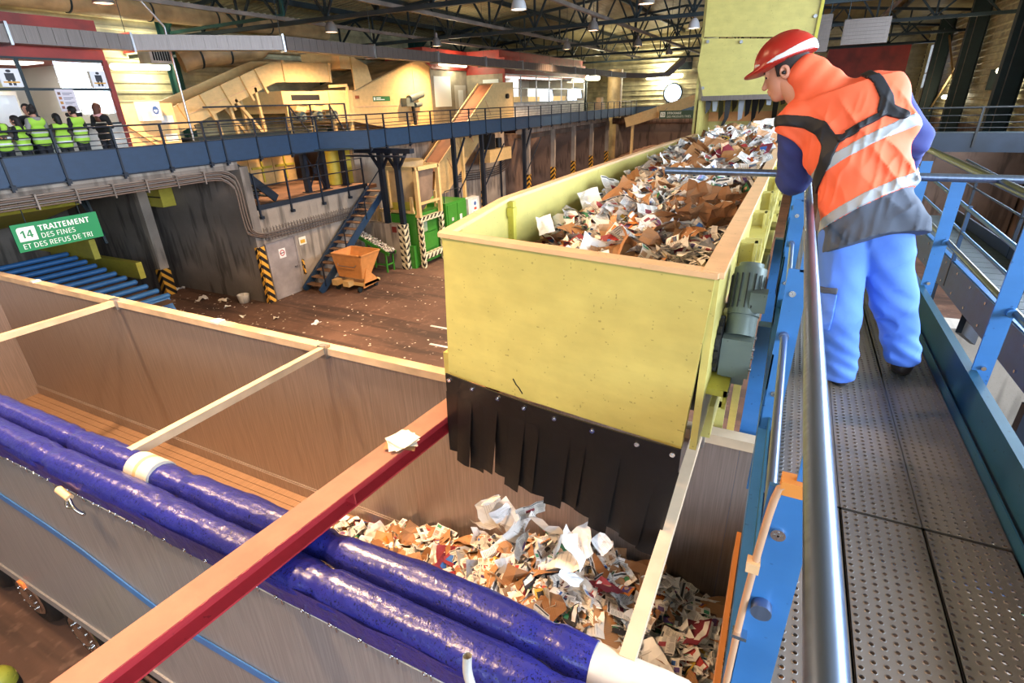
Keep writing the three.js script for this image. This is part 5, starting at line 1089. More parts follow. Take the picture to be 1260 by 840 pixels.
// ---------------------------------------------------------------- loading walkway in the foreground
{
  const o = thing('loading_walkway', 'steel walkway with perforated floor plates and blue railings', 'walkway');
  const pitch = 0.031, hr = 0.0072, N = 8;
  function perfPlate(x0, x1, z0, z1) {         // plate with real round holes and pressed collars
    const nx = Math.floor((x1 - x0) / pitch), nz = Math.floor((z1 - z0) / pitch), px = (x1 - x0) / nx, pz = (z1 - z0) / nz, y = 5.1, P = [];
    const tri = (a, b, c) => P.push(...a, ...b, ...c);
    for (let i = 0; i < nx; i++) for (let j = 0; j < nz; j++) {
      const cx = x0 + (i + 0.5) * px, cz = z0 + (j + 0.5) * pz, S = [], R = [], Q = [], B = [];
      for (let k = 0; k < N; k++) {
        const a = (k + 0.5) / N * Math.PI * 2, c = Math.cos(a), s = Math.sin(a), q = 1 / Math.max(Math.abs(c), Math.abs(s));
        const corner = k % 2 === 0 ? 1 : 1; S.push([cx + Math.sign(c) * (Math.abs(c) > Math.abs(s) ? px / 2 : Math.abs(c) * q * px / 2), y, cz + Math.sign(s) * (Math.abs(s) >= Math.abs(c) ? pz / 2 : Math.abs(s) * q * pz / 2)]);
        Q.push([cx + c * hr * 1.35, y, cz + s * hr * 1.35]); R.push([cx + c * hr, y + 0.0018, cz + s * hr]); B.push([cx + c * hr, y - 0.006, cz + s * hr]);
      }
      const K = [[1, 1], [-1, 1], [-1, -1], [1, -1]].map(([a, b]) => [cx + a * px / 2, y, cz + b * pz / 2]);
      for (let k = 0; k < N; k++) { const l = (k + 1) % N; tri(S[k], Q[k], Q[l]); tri(S[k], Q[l], S[l]); tri(Q[k], R[k], R[l]); tri(Q[k], R[l], Q[l]); tri(R[k], B[k], B[l]); tri(R[k], B[l], R[l]); }
      for (let k = 0; k < 4; k++) { const a = k * 2, b = a + 1; tri(S[a], S[b], K[k]); }
    }
    const g = new THREE.BufferGeometry(); g.setAttribute('position', new THREE.BufferAttribute(new Float32Array(P), 3)); g.computeVertexNormals();
    return g;
  }
  for (const [z0, z1] of [[-2.018, -0.2], [-4.6, -2.024], [-7.2, -4.606]]) for (const [x0, x1] of [[0.125, 0.389], [0.392, 0.6585], [0.6615, 0.92]]) {
    const k = part('floor_plate', [perfPlate(x0, x1, z0, z1)], m.perf, o);
    part('plate_edge', [bx(x0, x0 + 0.004, 5.06, 5.1, z0, z1), bx(x1 - 0.004, x1, 5.06, 5.1, z0, z1), bx(x0, x1, 5.06, 5.1, z0, z0 + 0.004), bx(x0, x1, 5.06, 5.1, z1 - 0.004, z1)], m.perf, k);
  }
  for (const z of [-0.6, -2.02, -3.4, -4.6, -6]) part('cross_beam', [bx(0.11, 0.95, 4.92, 5.05, z - 0.04, z + 0.04)], m.blue, o);
  // left railing
  part('handrail', [cyl([0.115, 6.06, 0.5], [0.115, 6.06, -8], 0.0215, 24)], m.railPipe, o);
  part('knee_rail', [cyl([0.095, 5.6, -1.02], [0.095, 5.6, -8], 0.015, 14)], m.railPipe, o);
  part('kick_plate', [bx(0.1, 0.11, 4.98, 5.17, -8, 0.2)], m.kick, o);
  part('edge_angle', [bx(0.062, 0.1, 5.08, 5.1, -8, 0.2), bx(0.062, 0.07, 4.98, 5.1, -8, 0.2)], m.blue, o);
  part('fender_board', [bx(0.042, 0.058, 4.9, 5.03, -1.8, 0.2)], mat(0xb5702e, 0.7, 0, { map: tMottle }), o);
  for (const z of [-0.95, -2.5, -4.3, -5.8, -7.3]) {
    const k = part('rail_post', [bx(0.062, 0.148, 4.72, 5.91, z - 0.006, z + 0.006), bx(0.062, 0.07, 4.72, 5.5, z - 0.04, z + 0.006), bx(0.105, 0.125, 5.9, 6.05, z - 0.006, z + 0.006)], m.blue, o);
    for (const [x, y] of [[0.095, 5.8], [0.1, 5.3], [0.1, 4.9]]) part('screw', [cyl([x, y, z], [x, y, z + 0.012], 0.014, 16), bx(x - 0.009, x + 0.009, y - 0.002, y + 0.002, z + 0.012, z + 0.014), bx(x - 0.002, x + 0.002, y - 0.009, y + 0.009, z + 0.012, z + 0.014)], m.chrome, k);
    part('rail_clip', [cyl([0.095, 5.6, z + 0.03], [0.095, 5.6, z - 0.03], 0.021, 14)], m.railPipe, k);
  }
  part('support_column', [bx(-0.03, 0.11, 0, 4.95, -4.36, -4.24)], m.blue, o);
  part('support_column', [bx(0.85, 0.97, 0, 4.95, -4.36, -4.24)], m.blue, o);
  part('support_column', [bx(-0.03, 0.11, 0, 4.95, -7.36, -7.24)], m.blue, o);
  // right railing
  part('side_channel', [bx(0.955, 0.975, 5.02, 5.3, -8, 0.2), bx(0.975, 1.0, 5.28, 5.3, -8, 0.2), bx(0.975, 1.0, 5.02, 5.04, -8, 0.2)], m.kick, o);
  part('floor_angle', [bx(0.925, 0.932, 5.1, 5.15, -8, 0.2), bx(0.925, 0.95, 5.04, 5.05, -8, 0.2)], m.kick, o);
  for (const z of [-0.4, -1.75, -3.15, -4.6, -5.75, -7.2]) {
    const k = part('rail_post', [bx(0.98, 1.06, 5.02, 6.04, z - 0.006, z + 0.006)], m.blue, o);
    for (const y of [5.15, 5.32]) part('screw', [cyl([1.02, y, z + 0.006], [1.02, y, z + 0.024], 0.011, 10)], m.chrome, k);
    part('rail_clip', [cyl([1.045, 5.62, z + 0.03], [1.045, 5.62, z - 0.03], 0.022, 14)], m.blue, k);
  }
  part('handrail', [cyl([1.01, 6.13, 0.4], [1.01, 6.13, -8], 0.024, 20)], mat(0x6a706a, 0.3, 0.9, { map: tBrushed }), o);
  part('knee_rail', [cyl([1.06, 5.62, 0.4], [1.06, 5.62, -8], 0.017, 16)], mat(0x8a8a80, 0.28, 0.9, { map: tBrushed }), o);
  part('hose', [tube([[0.1, 5.93, -0.94], [0.075, 5.89, -0.935], [0.062, 5.6, -0.935], [0.06, 5.35, -0.935], [0.06, 5.1, -0.935]], 0.0075, 30, 8)], mat(0xb08a6c, 0.7), o);
  part('hose_cap', [bx(0.08, 0.12, 5.905, 5.935, -0.965, -0.93)], mat(0xc98038, 0.5), o);
  part('hose_clamp', [bx(0.05, 0.075, 5.7, 5.725, -0.945, -0.92)], m.hopperRim, o); part('hose_clamp', [bx(0.05, 0.08, 5.5, 5.51, -0.945, -0.92)], m.chrome, o);
}
solo('guard_bar', [cyl([-0.74, 6.15, -3.75], [1.75, 6.15, -3.75], 0.022, 22), cyl([-0.745, 6.15, -3.75], [-0.735, 6.15, -3.75], 0.024, 22)], m.railPipe, 'grey metal bar crossing in front of the leaning worker', 'bar');
// ---------------------------------------------------------------- lower stair platform at the right
{
  const o = thing('side_stairs', 'blue steel stair platform with bolted stringer right of the walkway', 'stairs');
  part('stringer', [bar([2.0, 4.33, -13], [2.0, 4.52, -4.6], 0.03, 0.36)], m.blue, o);
  part('stringer_lip', [bar([2.03, 4.15, -13], [2.03, 4.34, -4.6], 0.08, 0.02), bar([2.03, 4.51, -13], [2.03, 4.7, -4.6], 0.06, 0.02)], m.blue, o);
  for (let i = 0; i < 14; i++) { const z = -12.4 + i * 0.58, y = 4.34 + (z + 13) * 0.0226; for (const d of [-0.12, 0.12]) part('bolt', [cyl([1.985, y + d, z], [1.97, y + d, z], 0.016, 8)], m.chrome, o); }
  part('handrail', [cyl([2.0, 5.36, -13], [2.0, 5.18, -4.6], 0.024, 12)], m.blue, o); part('handrail', [cyl([2.0, 5.02, -13], [2.0, 4.95, -4.6], 0.018, 10)], m.blue, o);
  for (const z of [-11.2, -8.2, -6]) part('rail_post', [bx(1.98, 2.02, 4.3, 5.3, z - 0.02, z + 0.02)], m.navy, o);
  part('stringer', [bar([2.9, 4.33, -13], [2.9, 4.52, -4.6], 0.03, 0.36)], m.navyDark, o);
  for (let z = -12.8; z < -4.7; z += 0.3) part('tread', [bx(2.02, 2.88, 4.3 + (z + 13) * 0.0226, 4.34 + (z + 13) * 0.0226, z - 0.13, z + 0.13)], m.greySteel, o);
  part('far_handrail', [cyl([2.9, 5.36, -13], [2.9, 5.18, -4.6], 0.022, 10), cyl([2.9, 5.0, -13], [2.9, 4.95, -4.6], 0.016, 8)], m.navy, o);
  for (const z of [-12, -9.5, -7, -5]) part('rail_post', [bx(2.88, 2.92, 4.3, 5.3, z - 0.02, z + 0.02)], m.navyDark, o);
  part('cross_brace', [bar([2.1, 4.2, -9], [2.8, 3.5, -11], 0.08, 0.16), bar([2.1, 4.1, -7.5], [2.9, 3.2, -9.6], 0.06, 0.3)], m.navyDark, o);
  for (const [x, z] of [[2.0, -12.6], [2.9, -12.6], [2.0, -5], [2.9, -5]]) part('leg', [bx(x - 0.05, x + 0.05, 0, 4.3, z - 0.05, z + 0.05)], m.navyDark, o);
}
struct('trim_20', [bx(1.35, 8.8, 0, 3.05, -10.7, -10.2)], m.concrete, 'grey concrete retaining wall below the stairs', 'wall');
{
  const hh = (x, z) => 1.75 * Math.exp(-(((x - 3.9) / 1.5) ** 2) - (((z + 8.9) / 1.5) ** 2)) + 0.12 * (vnoise(x * 4 + 50, z * 4 + 50, 512, 3) - 0.5);
  const o = mound('waste_pile', 1.6, 6.6, -10.15, -6.4, hh, 0.005, 'grey brown waste pile at the foot of the retaining wall', 0.12);
  heap('loose_waste_mass', 420, () => { for (;;) { const x = rr(2.2, 5.8), z = rr(-10, -7), y = hh(x, z); if (y > 0.1) return [x, y + 0.02, z]; } }, 1.2, 'loose scraps covering the waste pile by the retaining wall');
}
// cross walkway at the back right
{
  const o = thing('cross_walkway', 'dark raised walkway with railing behind the worker at right', 'walkway'), z = -22;
  part('girder', [bx(1.6, 8.8, 4.75, 5.3, z - 0.1, z + 0.1)], m.navyDark, o);
  part('deck', [bx(1.6, 8.8, 5.2, 5.26, z - 1.4, z - 0.1)], m.greySteel, o);
  for (const y of [6.02, 5.8, 5.6, 5.45]) part('rail', [cyl([1.6, y, z], [8.8, y, z], y > 6 ? 0.03 : 0.015, 7)], m.black, o);
  for (const x of [1.7, 3.3, 4.9, 6.5, 8.1]) part('post', [bx(x - 0.03, x + 0.03, 4.9, 6.02, z + 0.08, z + 0.14)], m.black, o);
  for (const x of [2, 8]) part('leg', [bx(x - 0.1, x + 0.1, 0, 4.75, z - 0.1, z + 0.1)], m.navyDark, o);
}
struct('trim_21', [bx(1.5, 8.8, 0, 4.4, -30.4, -30)], m.farConcrete, 'brown concrete wall behind the stairs at right', 'wall');
// litter on the hall floor
{
  const lit = (x, z, w, h, c, label) => { const g = sheet(w, h, c, 0.5, 0.6); g.rotateY(rr(0, 6)); g.translate(x, 0.05, z); solo('floor_litter', [g], mPaper, label, 'litter', undefined, true); };
  lit(-18.5, -12.0, 0.35, 0.3, 5, 'largest white scrap beside the bay wall'); lit(-17.7, -11.55, 0.22, 0.2, 2, 'bluish scrap on the floor near the bay');
  lit(-16.3, -11.1, 0.2, 0.18, 13, 'white scrap in front of the striped corner'); lit(-15.05, -11.44, 0.22, 0.16, 21, 'small white scrap on the open floor'); lit(-13.4, -11.66, 0.3, 0.2, 29, 'white torn scrap on the open floor before the skip');
  lit(-21.5, -12.2, 0.4, 0.2, 37, 'pale scrap beside the pale pillar'); lit(-19.4, -11.8, 0.5, 0.35, 45, 'crumpled sheet in the bay entrance');
  solo('plastic_bucket', [lathe([[0.0, 0.02], [0.16, 0.02], [0.2, 0.3], [0.22, 0.3], [0.18, 0.0], [0, 0]], [-17.6, 0, -12.2], 16)], m.white, 'small white plastic tub beside the striped corner', 'tub');
  const sc = []; for (let i = 0; i < 520; i++) { const x = rr(-22, -7), z = -9 - 9 * rnd() * rnd() * (x > -14 ? 1.4 : 0.45) - (rnd() < 0.4 ? rr(0, 2) : 0), g = new THREE.PlaneGeometry(rr(0.02, 0.09), rr(0.015, 0.06)); g.rotateX(-Math.PI / 2 + rr(-0.3, 0.3)); g.rotateY(rr(0, 6)); g.translate(x, 0.015, Math.max(z, -17.5)); if (x < -16.7 && z < -12.4) continue; sc.push(g); }
  const k = part('floor_scraps', sc, mat(0xd6c8b8, 0.9), scene); k.userData = { label: 'tiny pale scraps scattered over the brown floor', category: 'litter', kind: 'stuff' };
  [[-9.2, -13.0], [-8.4, -11.8]].forEach(([x, z], i) => solo('floor_marking', [bx(x - 0.5, x + 0.5, 0.001, 0.004, z - 0.05, z + 0.05)], m.white, ['far white dash painted on the hall floor', 'near white dash painted on the hall floor'][i], 'marking'));
}
{
  const o = thing('bollard', 'yellow green bollard top with black band at lower left', 'bollard');
  part('post', [cyl([-6.9, 0, -0.75], [-6.9, 0.95, -0.75], 0.16, 20), ball([-6.9, 0.95, -0.75], 0.16)], mat(0x9aa038, 0.5, 0, { map: tPaint }), o);
  part('band', [cyl([-6.9, 0.78, -0.75], [-6.9, 0.88, -0.75], 0.165, 20)], m.black, o);
}
// ---------------------------------------------------------------- people
function sdfMesh(f, lo, hi, cell) {              // surface nets over a distance field
  const n = [0, 1, 2].map(i => Math.ceil((hi[i] - lo[i]) / cell) + 1), [nx, ny, nz] = n, F = new Float32Array(nx * ny * nz);
  const id = (i, j, k) => (k * ny + j) * nx + i;
  for (let k = 0; k < nz; k++) for (let j = 0; j < ny; j++) for (let i = 0; i < nx; i++) F[id(i, j, k)] = f(lo[0] + i * cell, lo[1] + j * cell, lo[2] + k * cell);
  const vid = new Int32Array(nx * ny * nz).fill(-1), P = [], I = [];
  for (let k = 0; k < nz - 1; k++) for (let j = 0; j < ny - 1; j++) for (let i = 0; i < nx - 1; i++) {
    let s = 0, x = 0, y = 0, z = 0, c = 0; const v = [];
    for (let q = 0; q < 8; q++) { const a = F[id(i + (q & 1), j + (q >> 1 & 1), k + (q >> 2))]; v.push(a); if (a < 0) s++; }
    if (s === 0 || s === 8) continue;
    for (let q = 0; q < 8; q++) for (const b of [1, 2, 4]) if (!(q & b)) {
      const r = q | b, a0 = v[q], a1 = v[r]; if ((a0 < 0) === (a1 < 0)) continue;
      const t = a0 / (a0 - a1); x += (q & 1) + (b === 1 ? t : 0); y += (q >> 1 & 1) + (b === 2 ? t : 0); z += (q >> 2) + (b === 4 ? t : 0); c++;
    }
    vid[id(i, j, k)] = P.length / 3; P.push(lo[0] + (i + x / c) * cell, lo[1] + (j + y / c) * cell, lo[2] + (k + z / c) * cell);
  }
  const quad = (a, b, c, d, fl) => { if (a < 0 || b < 0 || c < 0 || d < 0) return; fl ? I.push(a, c, b, a, d, c) : I.push(a, b, c, a, c, d); };
  for (let k = 1; k < nz - 1; k++) for (let j = 1; j < ny - 1; j++) for (let i = 1; i < nx - 1; i++) {
    const a = F[id(i, j, k)] < 0;
    if (a !== F[id(i + 1, j, k)] < 0) quad(vid[id(i, j - 1, k - 1)], vid[id(i, j, k - 1)], vid[id(i, j, k)], vid[id(i, j - 1, k)], !a);
    if (a !== F[id(i, j + 1, k)] < 0) quad(vid[id(i - 1, j, k - 1)], vid[id(i, j, k - 1)], vid[id(i, j, k)], vid[id(i - 1, j, k)], a);
    if (a !== F[id(i, j, k + 1)] < 0) quad(vid[id(i - 1, j - 1, k)], vid[id(i, j - 1, k)], vid[id(i, j, k)], vid[id(i - 1, j, k)], !a);
  }
  const g = new THREE.BufferGeometry(); g.setAttribute('position', new THREE.BufferAttribute(new Float32Array(P), 3)); g.setIndex(I);
  const N = new Float32Array(P.length), e = cell * 0.6;
  for (let i = 0; i < P.length; i += 3) {
    const x = P[i], y = P[i + 1], z = P[i + 2]; let a = f(x + e, y, z) - f(x - e, y, z), b = f(x, y + e, z) - f(x, y - e, z), c = f(x, y, z + e) - f(x, y, z - e); const l = Math.hypot(a, b, c) || 1; N[i] = a / l; N[i + 1] = b / l; N[i + 2] = c / l;
  }
  g.setAttribute('normal', new THREE.BufferAttribute(N, 3)); return g;
}
const smin = (a, b, k) => { const h = Math.max(k - Math.abs(a - b), 0) / k; return Math.min(a, b) - h * h * k * 0.25; };
function cone(a, b, ra, rb) {                    // tapered capsule between two joints
  const [ax, ay, az] = a, dx = b[0] - ax, dy = b[1] - ay, dz = b[2] - az, L = dx * dx + dy * dy + dz * dz;
  return (x, y, z) => { const px = x - ax, py = y - ay, pz = z - az, t = clamp((px * dx + py * dy + pz * dz) / L, 0, 1); return Math.hypot(px - t * dx, py - t * dy, pz - t * dz) - ra - (rb - ra) * t; };
}
const uni = (k, ...fs) => (x, y, z) => { let d = fs[0](x, y, z); for (let i = 1; i < fs.length; i++) d = smin(d, fs[i](x, y, z), k); return d; };
const ell = (c, r) => (x, y, z) => { const a = (x - c[0]) / r[0], b = (y - c[1]) / r[1], d = (z - c[2]) / r[2], k = Math.hypot(a, b, d); return (k - 1) * Math.min(r[0], r[1], r[2]); };
const cut = (f, g) => (x, y, z) => Math.max(f(x, y, z), g(x, y, z));
function inFrame(f, O, e1, e2, e3) { return (x, y, z) => { const a = x - O[0], b = y - O[1], c = z - O[2]; return f(a * e1.x + b * e1.y + c * e1.z, a * e2.x + b * e2.y + c * e2.z, a * e3.x + b * e3.y + c * e3.z); }; }
const frameOf = (f, u) => { const a = A(f).clone().normalize(), s = a.clone().cross(A(u)).normalize(), b = s.clone().cross(a).normalize(); return [a, b, s]; };
const mSkin = mat(0xc98f76, 0.55), mHair = mat(0x1f1512, 0.7);
// head in its own frame: x forward, y up, z to the side
const headF = uni(0.03, ell([-0.012, 0.035, 0], [0.098, 0.088, 0.077]), ell([0.03, -0.035, 0], [0.068, 0.085, 0.062]), cone([0.01, -0.085, 0], [0.066, -0.1, 0], 0.042, 0.026));
const headFull = (x, y, z) => {
  let d = headF(x, y, z);
  d = smin(d, cone([0.088, 0.012, 0], [0.116, -0.036, 0], 0.009, 0.014)(x, y, z), 0.014);          // nose
  d = smin(d, cone([0.082, 0.022, -0.035], [0.082, 0.022, 0.035], 0.012, 0.012)(x, y, z), 0.02);      // brow
  d = smin(d, ell([0.096, -0.062, 0], [0.012, 0.008, 0.022])(x, y, z), 0.008); d = smin(d, ell([0.093, -0.078, 0], [0.012, 0.008, 0.02])(x, y, z), 0.008);
  const az = Math.abs(z);
  d = Math.max(d, -ell([0.1, 0.004, 0.031], [0.02, 0.01, 0.016])(x, y, az));                          // eye sockets
  d = smin(d, ell([0.082, 0.003, 0.031], [0.012, 0.009, 0.013])(x, y, az), 0.004);
  d = smin(d, Math.max(ell([-0.012, -0.01, 0.08], [0.026, 0.036, 0.012])(x, y, az), -ell([-0.008, -0.008, 0.092], [0.014, 0.022, 0.012])(x, y, az)), 0.006); // ears
  return d;
};
function handF(O, dir, palm, s) {                // hand closing round a bar: palm and five bent fingers
  const [f, p, q] = frameOf(dir, palm), at = (a, b, c) => [O[0] + f.x * a + p.x * b + q.x * c, O[1] + f.y * a + p.y * b + q.y * c, O[2] + f.z * a + p.z * b + q.z * c];
  const fs = [cone(at(0, 0, -0.02), at(0.075, 0, -0.018), 0.022, 0.017), cone(at(0, 0, 0.02), at(0.075, 0, 0.018), 0.022, 0.017)];
  [[-0.032, 0.03, 0.022], [-0.011, 0.036, 0.025], [0.011, 0.033, 0.023], [0.031, 0.026, 0.018]].forEach(([c, l1, l2]) => fs.push(uni(0.005, cone(at(0.075, 0, c), at(0.075 + l1, -0.014, c), 0.0095, 0.009), cone(at(0.075 + l1, -0.014, c), at(0.075 + l1 + 0.002, -0.014 - l2, c), 0.009, 0.008), cone(at(0.075 + l1 + 0.002, -0.014 - l2, c), at(0.075 + l1 - 0.018, -0.03 - l2, c), 0.008, 0.0075))));
  fs.push(uni(0.006, cone(at(0.015, -0.005, -0.035 * s), at(0.05, -0.03, -0.05 * s), 0.012, 0.01), cone(at(0.05, -0.03, -0.05 * s), at(0.08, -0.045, -0.04 * s), 0.01, 0.008)));
  return uni(0.012, ...fs);
}
{
  const o = thing('person', 'worker in red helmet and orange reflective vest leaning over the bar', 'person');
  const mVest = mat(0xf56a45, 0.75, 0, { bumpMap: tBump, bumpScale: 0.002 }), mNavy = mat(0x2c3876, 0.8, 0, { bumpMap: tBump, bumpScale: 0.002 }), mGrey = mat(0x4a5262, 0.8, 0, { bumpMap: tBump, bumpScale: 0.002 }), mRefl = mat(0x9fa4aa, 0.5, 0.1), mTrou = mat(0x4f78d0, 0.85, 0, { bumpMap: tBump, bumpScale: 0.0025 }), mBoot = mat(0x2a201c, 0.6), mStrap = mat(0x15171f, 0.6), mHelm = mat(0xa82820, 0.32), mWhite = mat(0xd9dade, 0.4);
  const H = V(0.365, 5.93, -3.1), S = V(0.165, 6.53, -3.34), ax = S.clone().sub(H).normalize();
  let side = V(0.47, 0.2, 0.06); side.sub(ax.clone().multiplyScalar(side.dot(ax))).normalize(); const dep = side.clone().cross(ax).normalize();
  // torso, v along the spine, u across, w depth; hd half depth
  const halfW = v => 0.2 - 0.012 * Math.exp(-(((v - 0.22) / 0.14) ** 2)) + 0.022 * sm(0.3, 0.5, v) - 0.2 * Math.max(0, v - 0.56) ** 1 * sm(0.52, 0.7, v);
  const torsoLoc = grow => (u, v, w) => {
    const hw = Math.max(0.05, halfW(v) + grow), hd = Math.max(0.04, 0.135 + 0.012 * sm(0.2, 0.45, v) - 0.12 * Math.max(0, v - 0.6) + grow), k = Math.hypot((u - 0.045) / hw, w / hd), r1 = 1 - Math.abs(2 * vnoise(u * 13 + v * 5 + 40, v * 3.5 + 20, 512, 71) - 1), r2 = 1 - Math.abs(2 * vnoise(u * 24 - v * 9 + 40, v * 8 + 20, 512, 75) - 1), fold = 0.009 - 0.02 * r1 * r1 - 0.008 * r2 * r2 + 0.004 * Math.sin(v * 30 + u * 12);
    return Math.max((k - 1) * Math.min(hw, hd) * 0.9, v - 0.70 - grow) + fold * sm(0.72, 0.5, v) * sm(0.0, 0.05, grow + 0.045);
  };
  const F = f => inFrame(f, H.toArray(), side, ax, dep), box = [[-0.35, 5.0, -4.1], [0.95, 7.0, -2.8]];
  const shL = [-0.005, 6.455, -3.35], shR = [0.345, 6.58, -3.34], elL = [0.025, 6.165, -3.44], wrL = [0.02, 6.225, -3.72], elR = [0.52, 6.37, -3.42], wrR = [0.575, 6.21, -3.68];
  // head
  const hf = V(-0.9, -0.36, -0.18), [e1, e2, e3] = frameOf(hf, V(-0.3, 0.95, -0.1)), HO = [-0.105, 6.7, -3.46];
  const neck = cone([HO[0] + 0.01, HO[1] - 0.04, HO[2] + 0.01], [0.06, 6.5, -3.38], 0.058, 0.07);
  const headG = sdfMesh(inFrame(headFull, HO, e1, e2, e3), [-0.28, 6.54, -3.62], [0.05, 6.87, -3.3], 0.0042);
  const handL = sdfMesh(handF([0.02, 6.205, -3.7], [-0.1, 0.02, -1], [0, 1, 0], 1), [-0.1, 6.05, -3.9], [0.14, 6.3, -3.62], 0.0055);
  const handR = sdfMesh(handF([0.575, 6.2, -3.67], [0.1, 0.02, -1], [0, 1, 0], -1), [0.45, 6.05, -3.88], [0.72, 6.3, -3.6], 0.0055);
  part('body', [headG, sdfMesh(neck, [-0.2, 6.4, -3.56], [0.18, 6.7, -3.24], 0.01), handL, handR], mSkin, o);
  const hairF = (x, y, z) => Math.max(headF(x, y, z) - 0.008, Math.abs(z) < 0.05 ? x - 0.0 : x - 0.03, -(y + 0.02 - 0.6 * Math.min(0, x + 0.03)));
  part('hair', [sdfMesh(inFrame(hairF, HO, e1, e2, e3), [-0.28, 6.54, -3.62], [0.07, 6.9, -3.3], 0.006)], mHair, o);
  part('ear_plug', [ball(V(...HO).add(e1.clone().multiplyScalar(-0.008)).add(e2.clone().multiplyScalar(-0.012)).add(e3.clone().multiplyScalar(-0.086)).toArray(), 0.01), ball(V(...HO).add(e1.clone().multiplyScalar(-0.008)).add(e2.clone().multiplyScalar(-0.012)).add(e3.clone().multiplyScalar(0.086)).toArray(), 0.01)], m.black, o);
  for (const s of [-1, 1]) { part('eyebrow', [ball([0, 0, 0], 0.014, 0.4, 0.35, 1).applyMatrix4(new THREE.Matrix4().makeBasis(e1, e2, e3)).translate(...V(...HO).add(e1.clone().multiplyScalar(0.09)).add(e2.clone().multiplyScalar(0.026)).add(e3.clone().multiplyScalar(0.041 * s)).toArray())], mHair, o);
    part('eye', [ball([0, 0, 0], 0.009, 0.6, 0.5, 1).applyMatrix4(new THREE.Matrix4().makeBasis(e1, e2, e3)).translate(...V(...HO).add(e1.clone().multiplyScalar(0.087)).add(e2.clone().multiplyScalar(0.003)).add(e3.clone().multiplyScalar(0.04 * s)).toArray())], m.black, o); }
  // helmet
  const shell = (x, y, z) => { let d = ell([-0.012, 0.062, 0], [0.15, 0.125, 0.122])(x, y, z); d = Math.max(d, 0.045 - 0.12 * Math.min(0, x) * 0 - y); const rid = Math.abs(z) < 0.028 && x > -0.1 ? -0.004 : 0; d += rid; const brim = Math.max(ell([0.07, 0.05, 0], [0.135, 0.02, 0.1])(x, y, z), -x - 0.02); return smin(d, brim, 0.016); };
  const K = f => sdfMesh(inFrame(f, HO, e1, e2, e3), [-0.37, 6.58, -3.66], [0.1, 6.99, -3.26], 0.0048);
  const hel = part('helmet', [K(shell)], mHelm, o);
  part('helmet_band', [K((x, y, z) => Math.max(ell([-0.012, 0.062, 0], [0.1535, 0.1285, 0.1255])(x, y, z), 0.052 - y, y - (0.075 - 0.18 * Math.min(0, x + 0.03) - (x > 0 ? x * 0.2 : 0)), x - 0.075))], mWhite, hel);
  part('helmet_flash', [K((x, y, z) => Math.max(ell([-0.012, 0.062, 0], [0.153, 0.128, 0.125])(x, y, z), 0.055 - y, y - 0.092 + (0.128 - x) * 0.5, 0.092 - x, 0.035 - Math.abs(z)))], mWhite, hel);
  // jacket sleeves and skirt
  const sleeves = uni(0.03, uni(0.04, cone(shL, elL, 0.095, 0.085), cone(elL, wrL, 0.08, 0.045)), uni(0.04, cone(shR, elR, 0.09, 0.08), cone(elR, wrR, 0.075, 0.045)));
  const wr = (x, y, z) => 0.004 * Math.sin(y * 70 + x * 25) * Math.sin(z * 40 + x * 30);
  part('jacket_sleeves', [sdfMesh((x, y, z) => sleeves(x, y, z) + wr(x, y, z), [-0.2, 6.0, -3.85], [0.75, 6.72, -3.1], 0.011)], mNavy, o);
  const T = (grow, v0, v1) => F((u, v, w) => Math.max(torsoLoc(grow)(u, v, w), v0 - v + 0.29 * u, v - 0.29 * u - v1));
  const lo = [-0.25, 5.75, -3.72], hi = [0.75, 6.85, -2.82];
  part('jacket_skirt', [sdfMesh(F((u, v, w) => Math.max(torsoLoc(0.008 + 0.1 * Math.max(0, 0.1 - v))(u, v, w), -0.035 + 0.012 * Math.sin(u * 14) - v, v - 0.2)), lo, hi, 0.011)], mGrey, o);
  // vest with shoulder caps and collar
  const capL = cut(cone(shL, [shL[0] + 0.0, shL[1] - 0.1, shL[2] - 0.03], 0.107, 0.109), (x, y, z) => 6.372 - y - (x - 0.0) * 0.35), capR = cone([0.3, 6.59, -3.34], shR, 0.095, 0.097);
  const col = cut(uni(0.05, cone([0.11, 6.57, -3.38], [0.0, 6.68, -3.42], 0.122, 0.096)), (x, y, z) => { const a = x - HO[0], b = y - HO[1]; return -(a * 0.93 + (y - 6.62) * 0.62 + 0.02 + 0 * b); });
  const vestW = F((u, v, w) => Math.max(torsoLoc(0.012)(u, v, w), 0.112 - v + 0.29 * u));
  const vest = (x, y, z) => smin(smin(smin(vestW(x, y, z), capL(x, y, z) + wr(x, y, z), 0.06), capR(x, y, z), 0.06), col(x, y, z) + 0.003 * Math.sin(x * 60 - y * 40), 0.05);
  part('vest', [sdfMesh(vest, lo, hi, 0.0095)], mVest, o);
  part('reflective_band', [sdfMesh(T(0.0165, 0.115, 0.17), lo, hi, 0.009)], mRefl, o); part('reflective_band', [sdfMesh(T(0.0165, 0.362, 0.417), lo, hi, 0.009)], mRefl, o);
  // harness: straps over both shoulders joined by a cross strap
  const vAt = (u, v, w) => H.clone().add(side.clone().multiplyScalar(u)).add(ax.clone().multiplyScalar(v)).add(dep.clone().multiplyScalar(w)).toArray();
  const seg2 = (a, b, r0, r1) => (u, v) => { const dx = b[0] - a[0], dy = b[1] - a[1], t = clamp(((u - a[0]) * dx + (v - a[1]) * dy) / (dx * dx + dy * dy), 0, 1); return Math.hypot(u - a[0] - t * dx, v - a[1] - t * dy) - r0 - (r1 - r0) * t; };
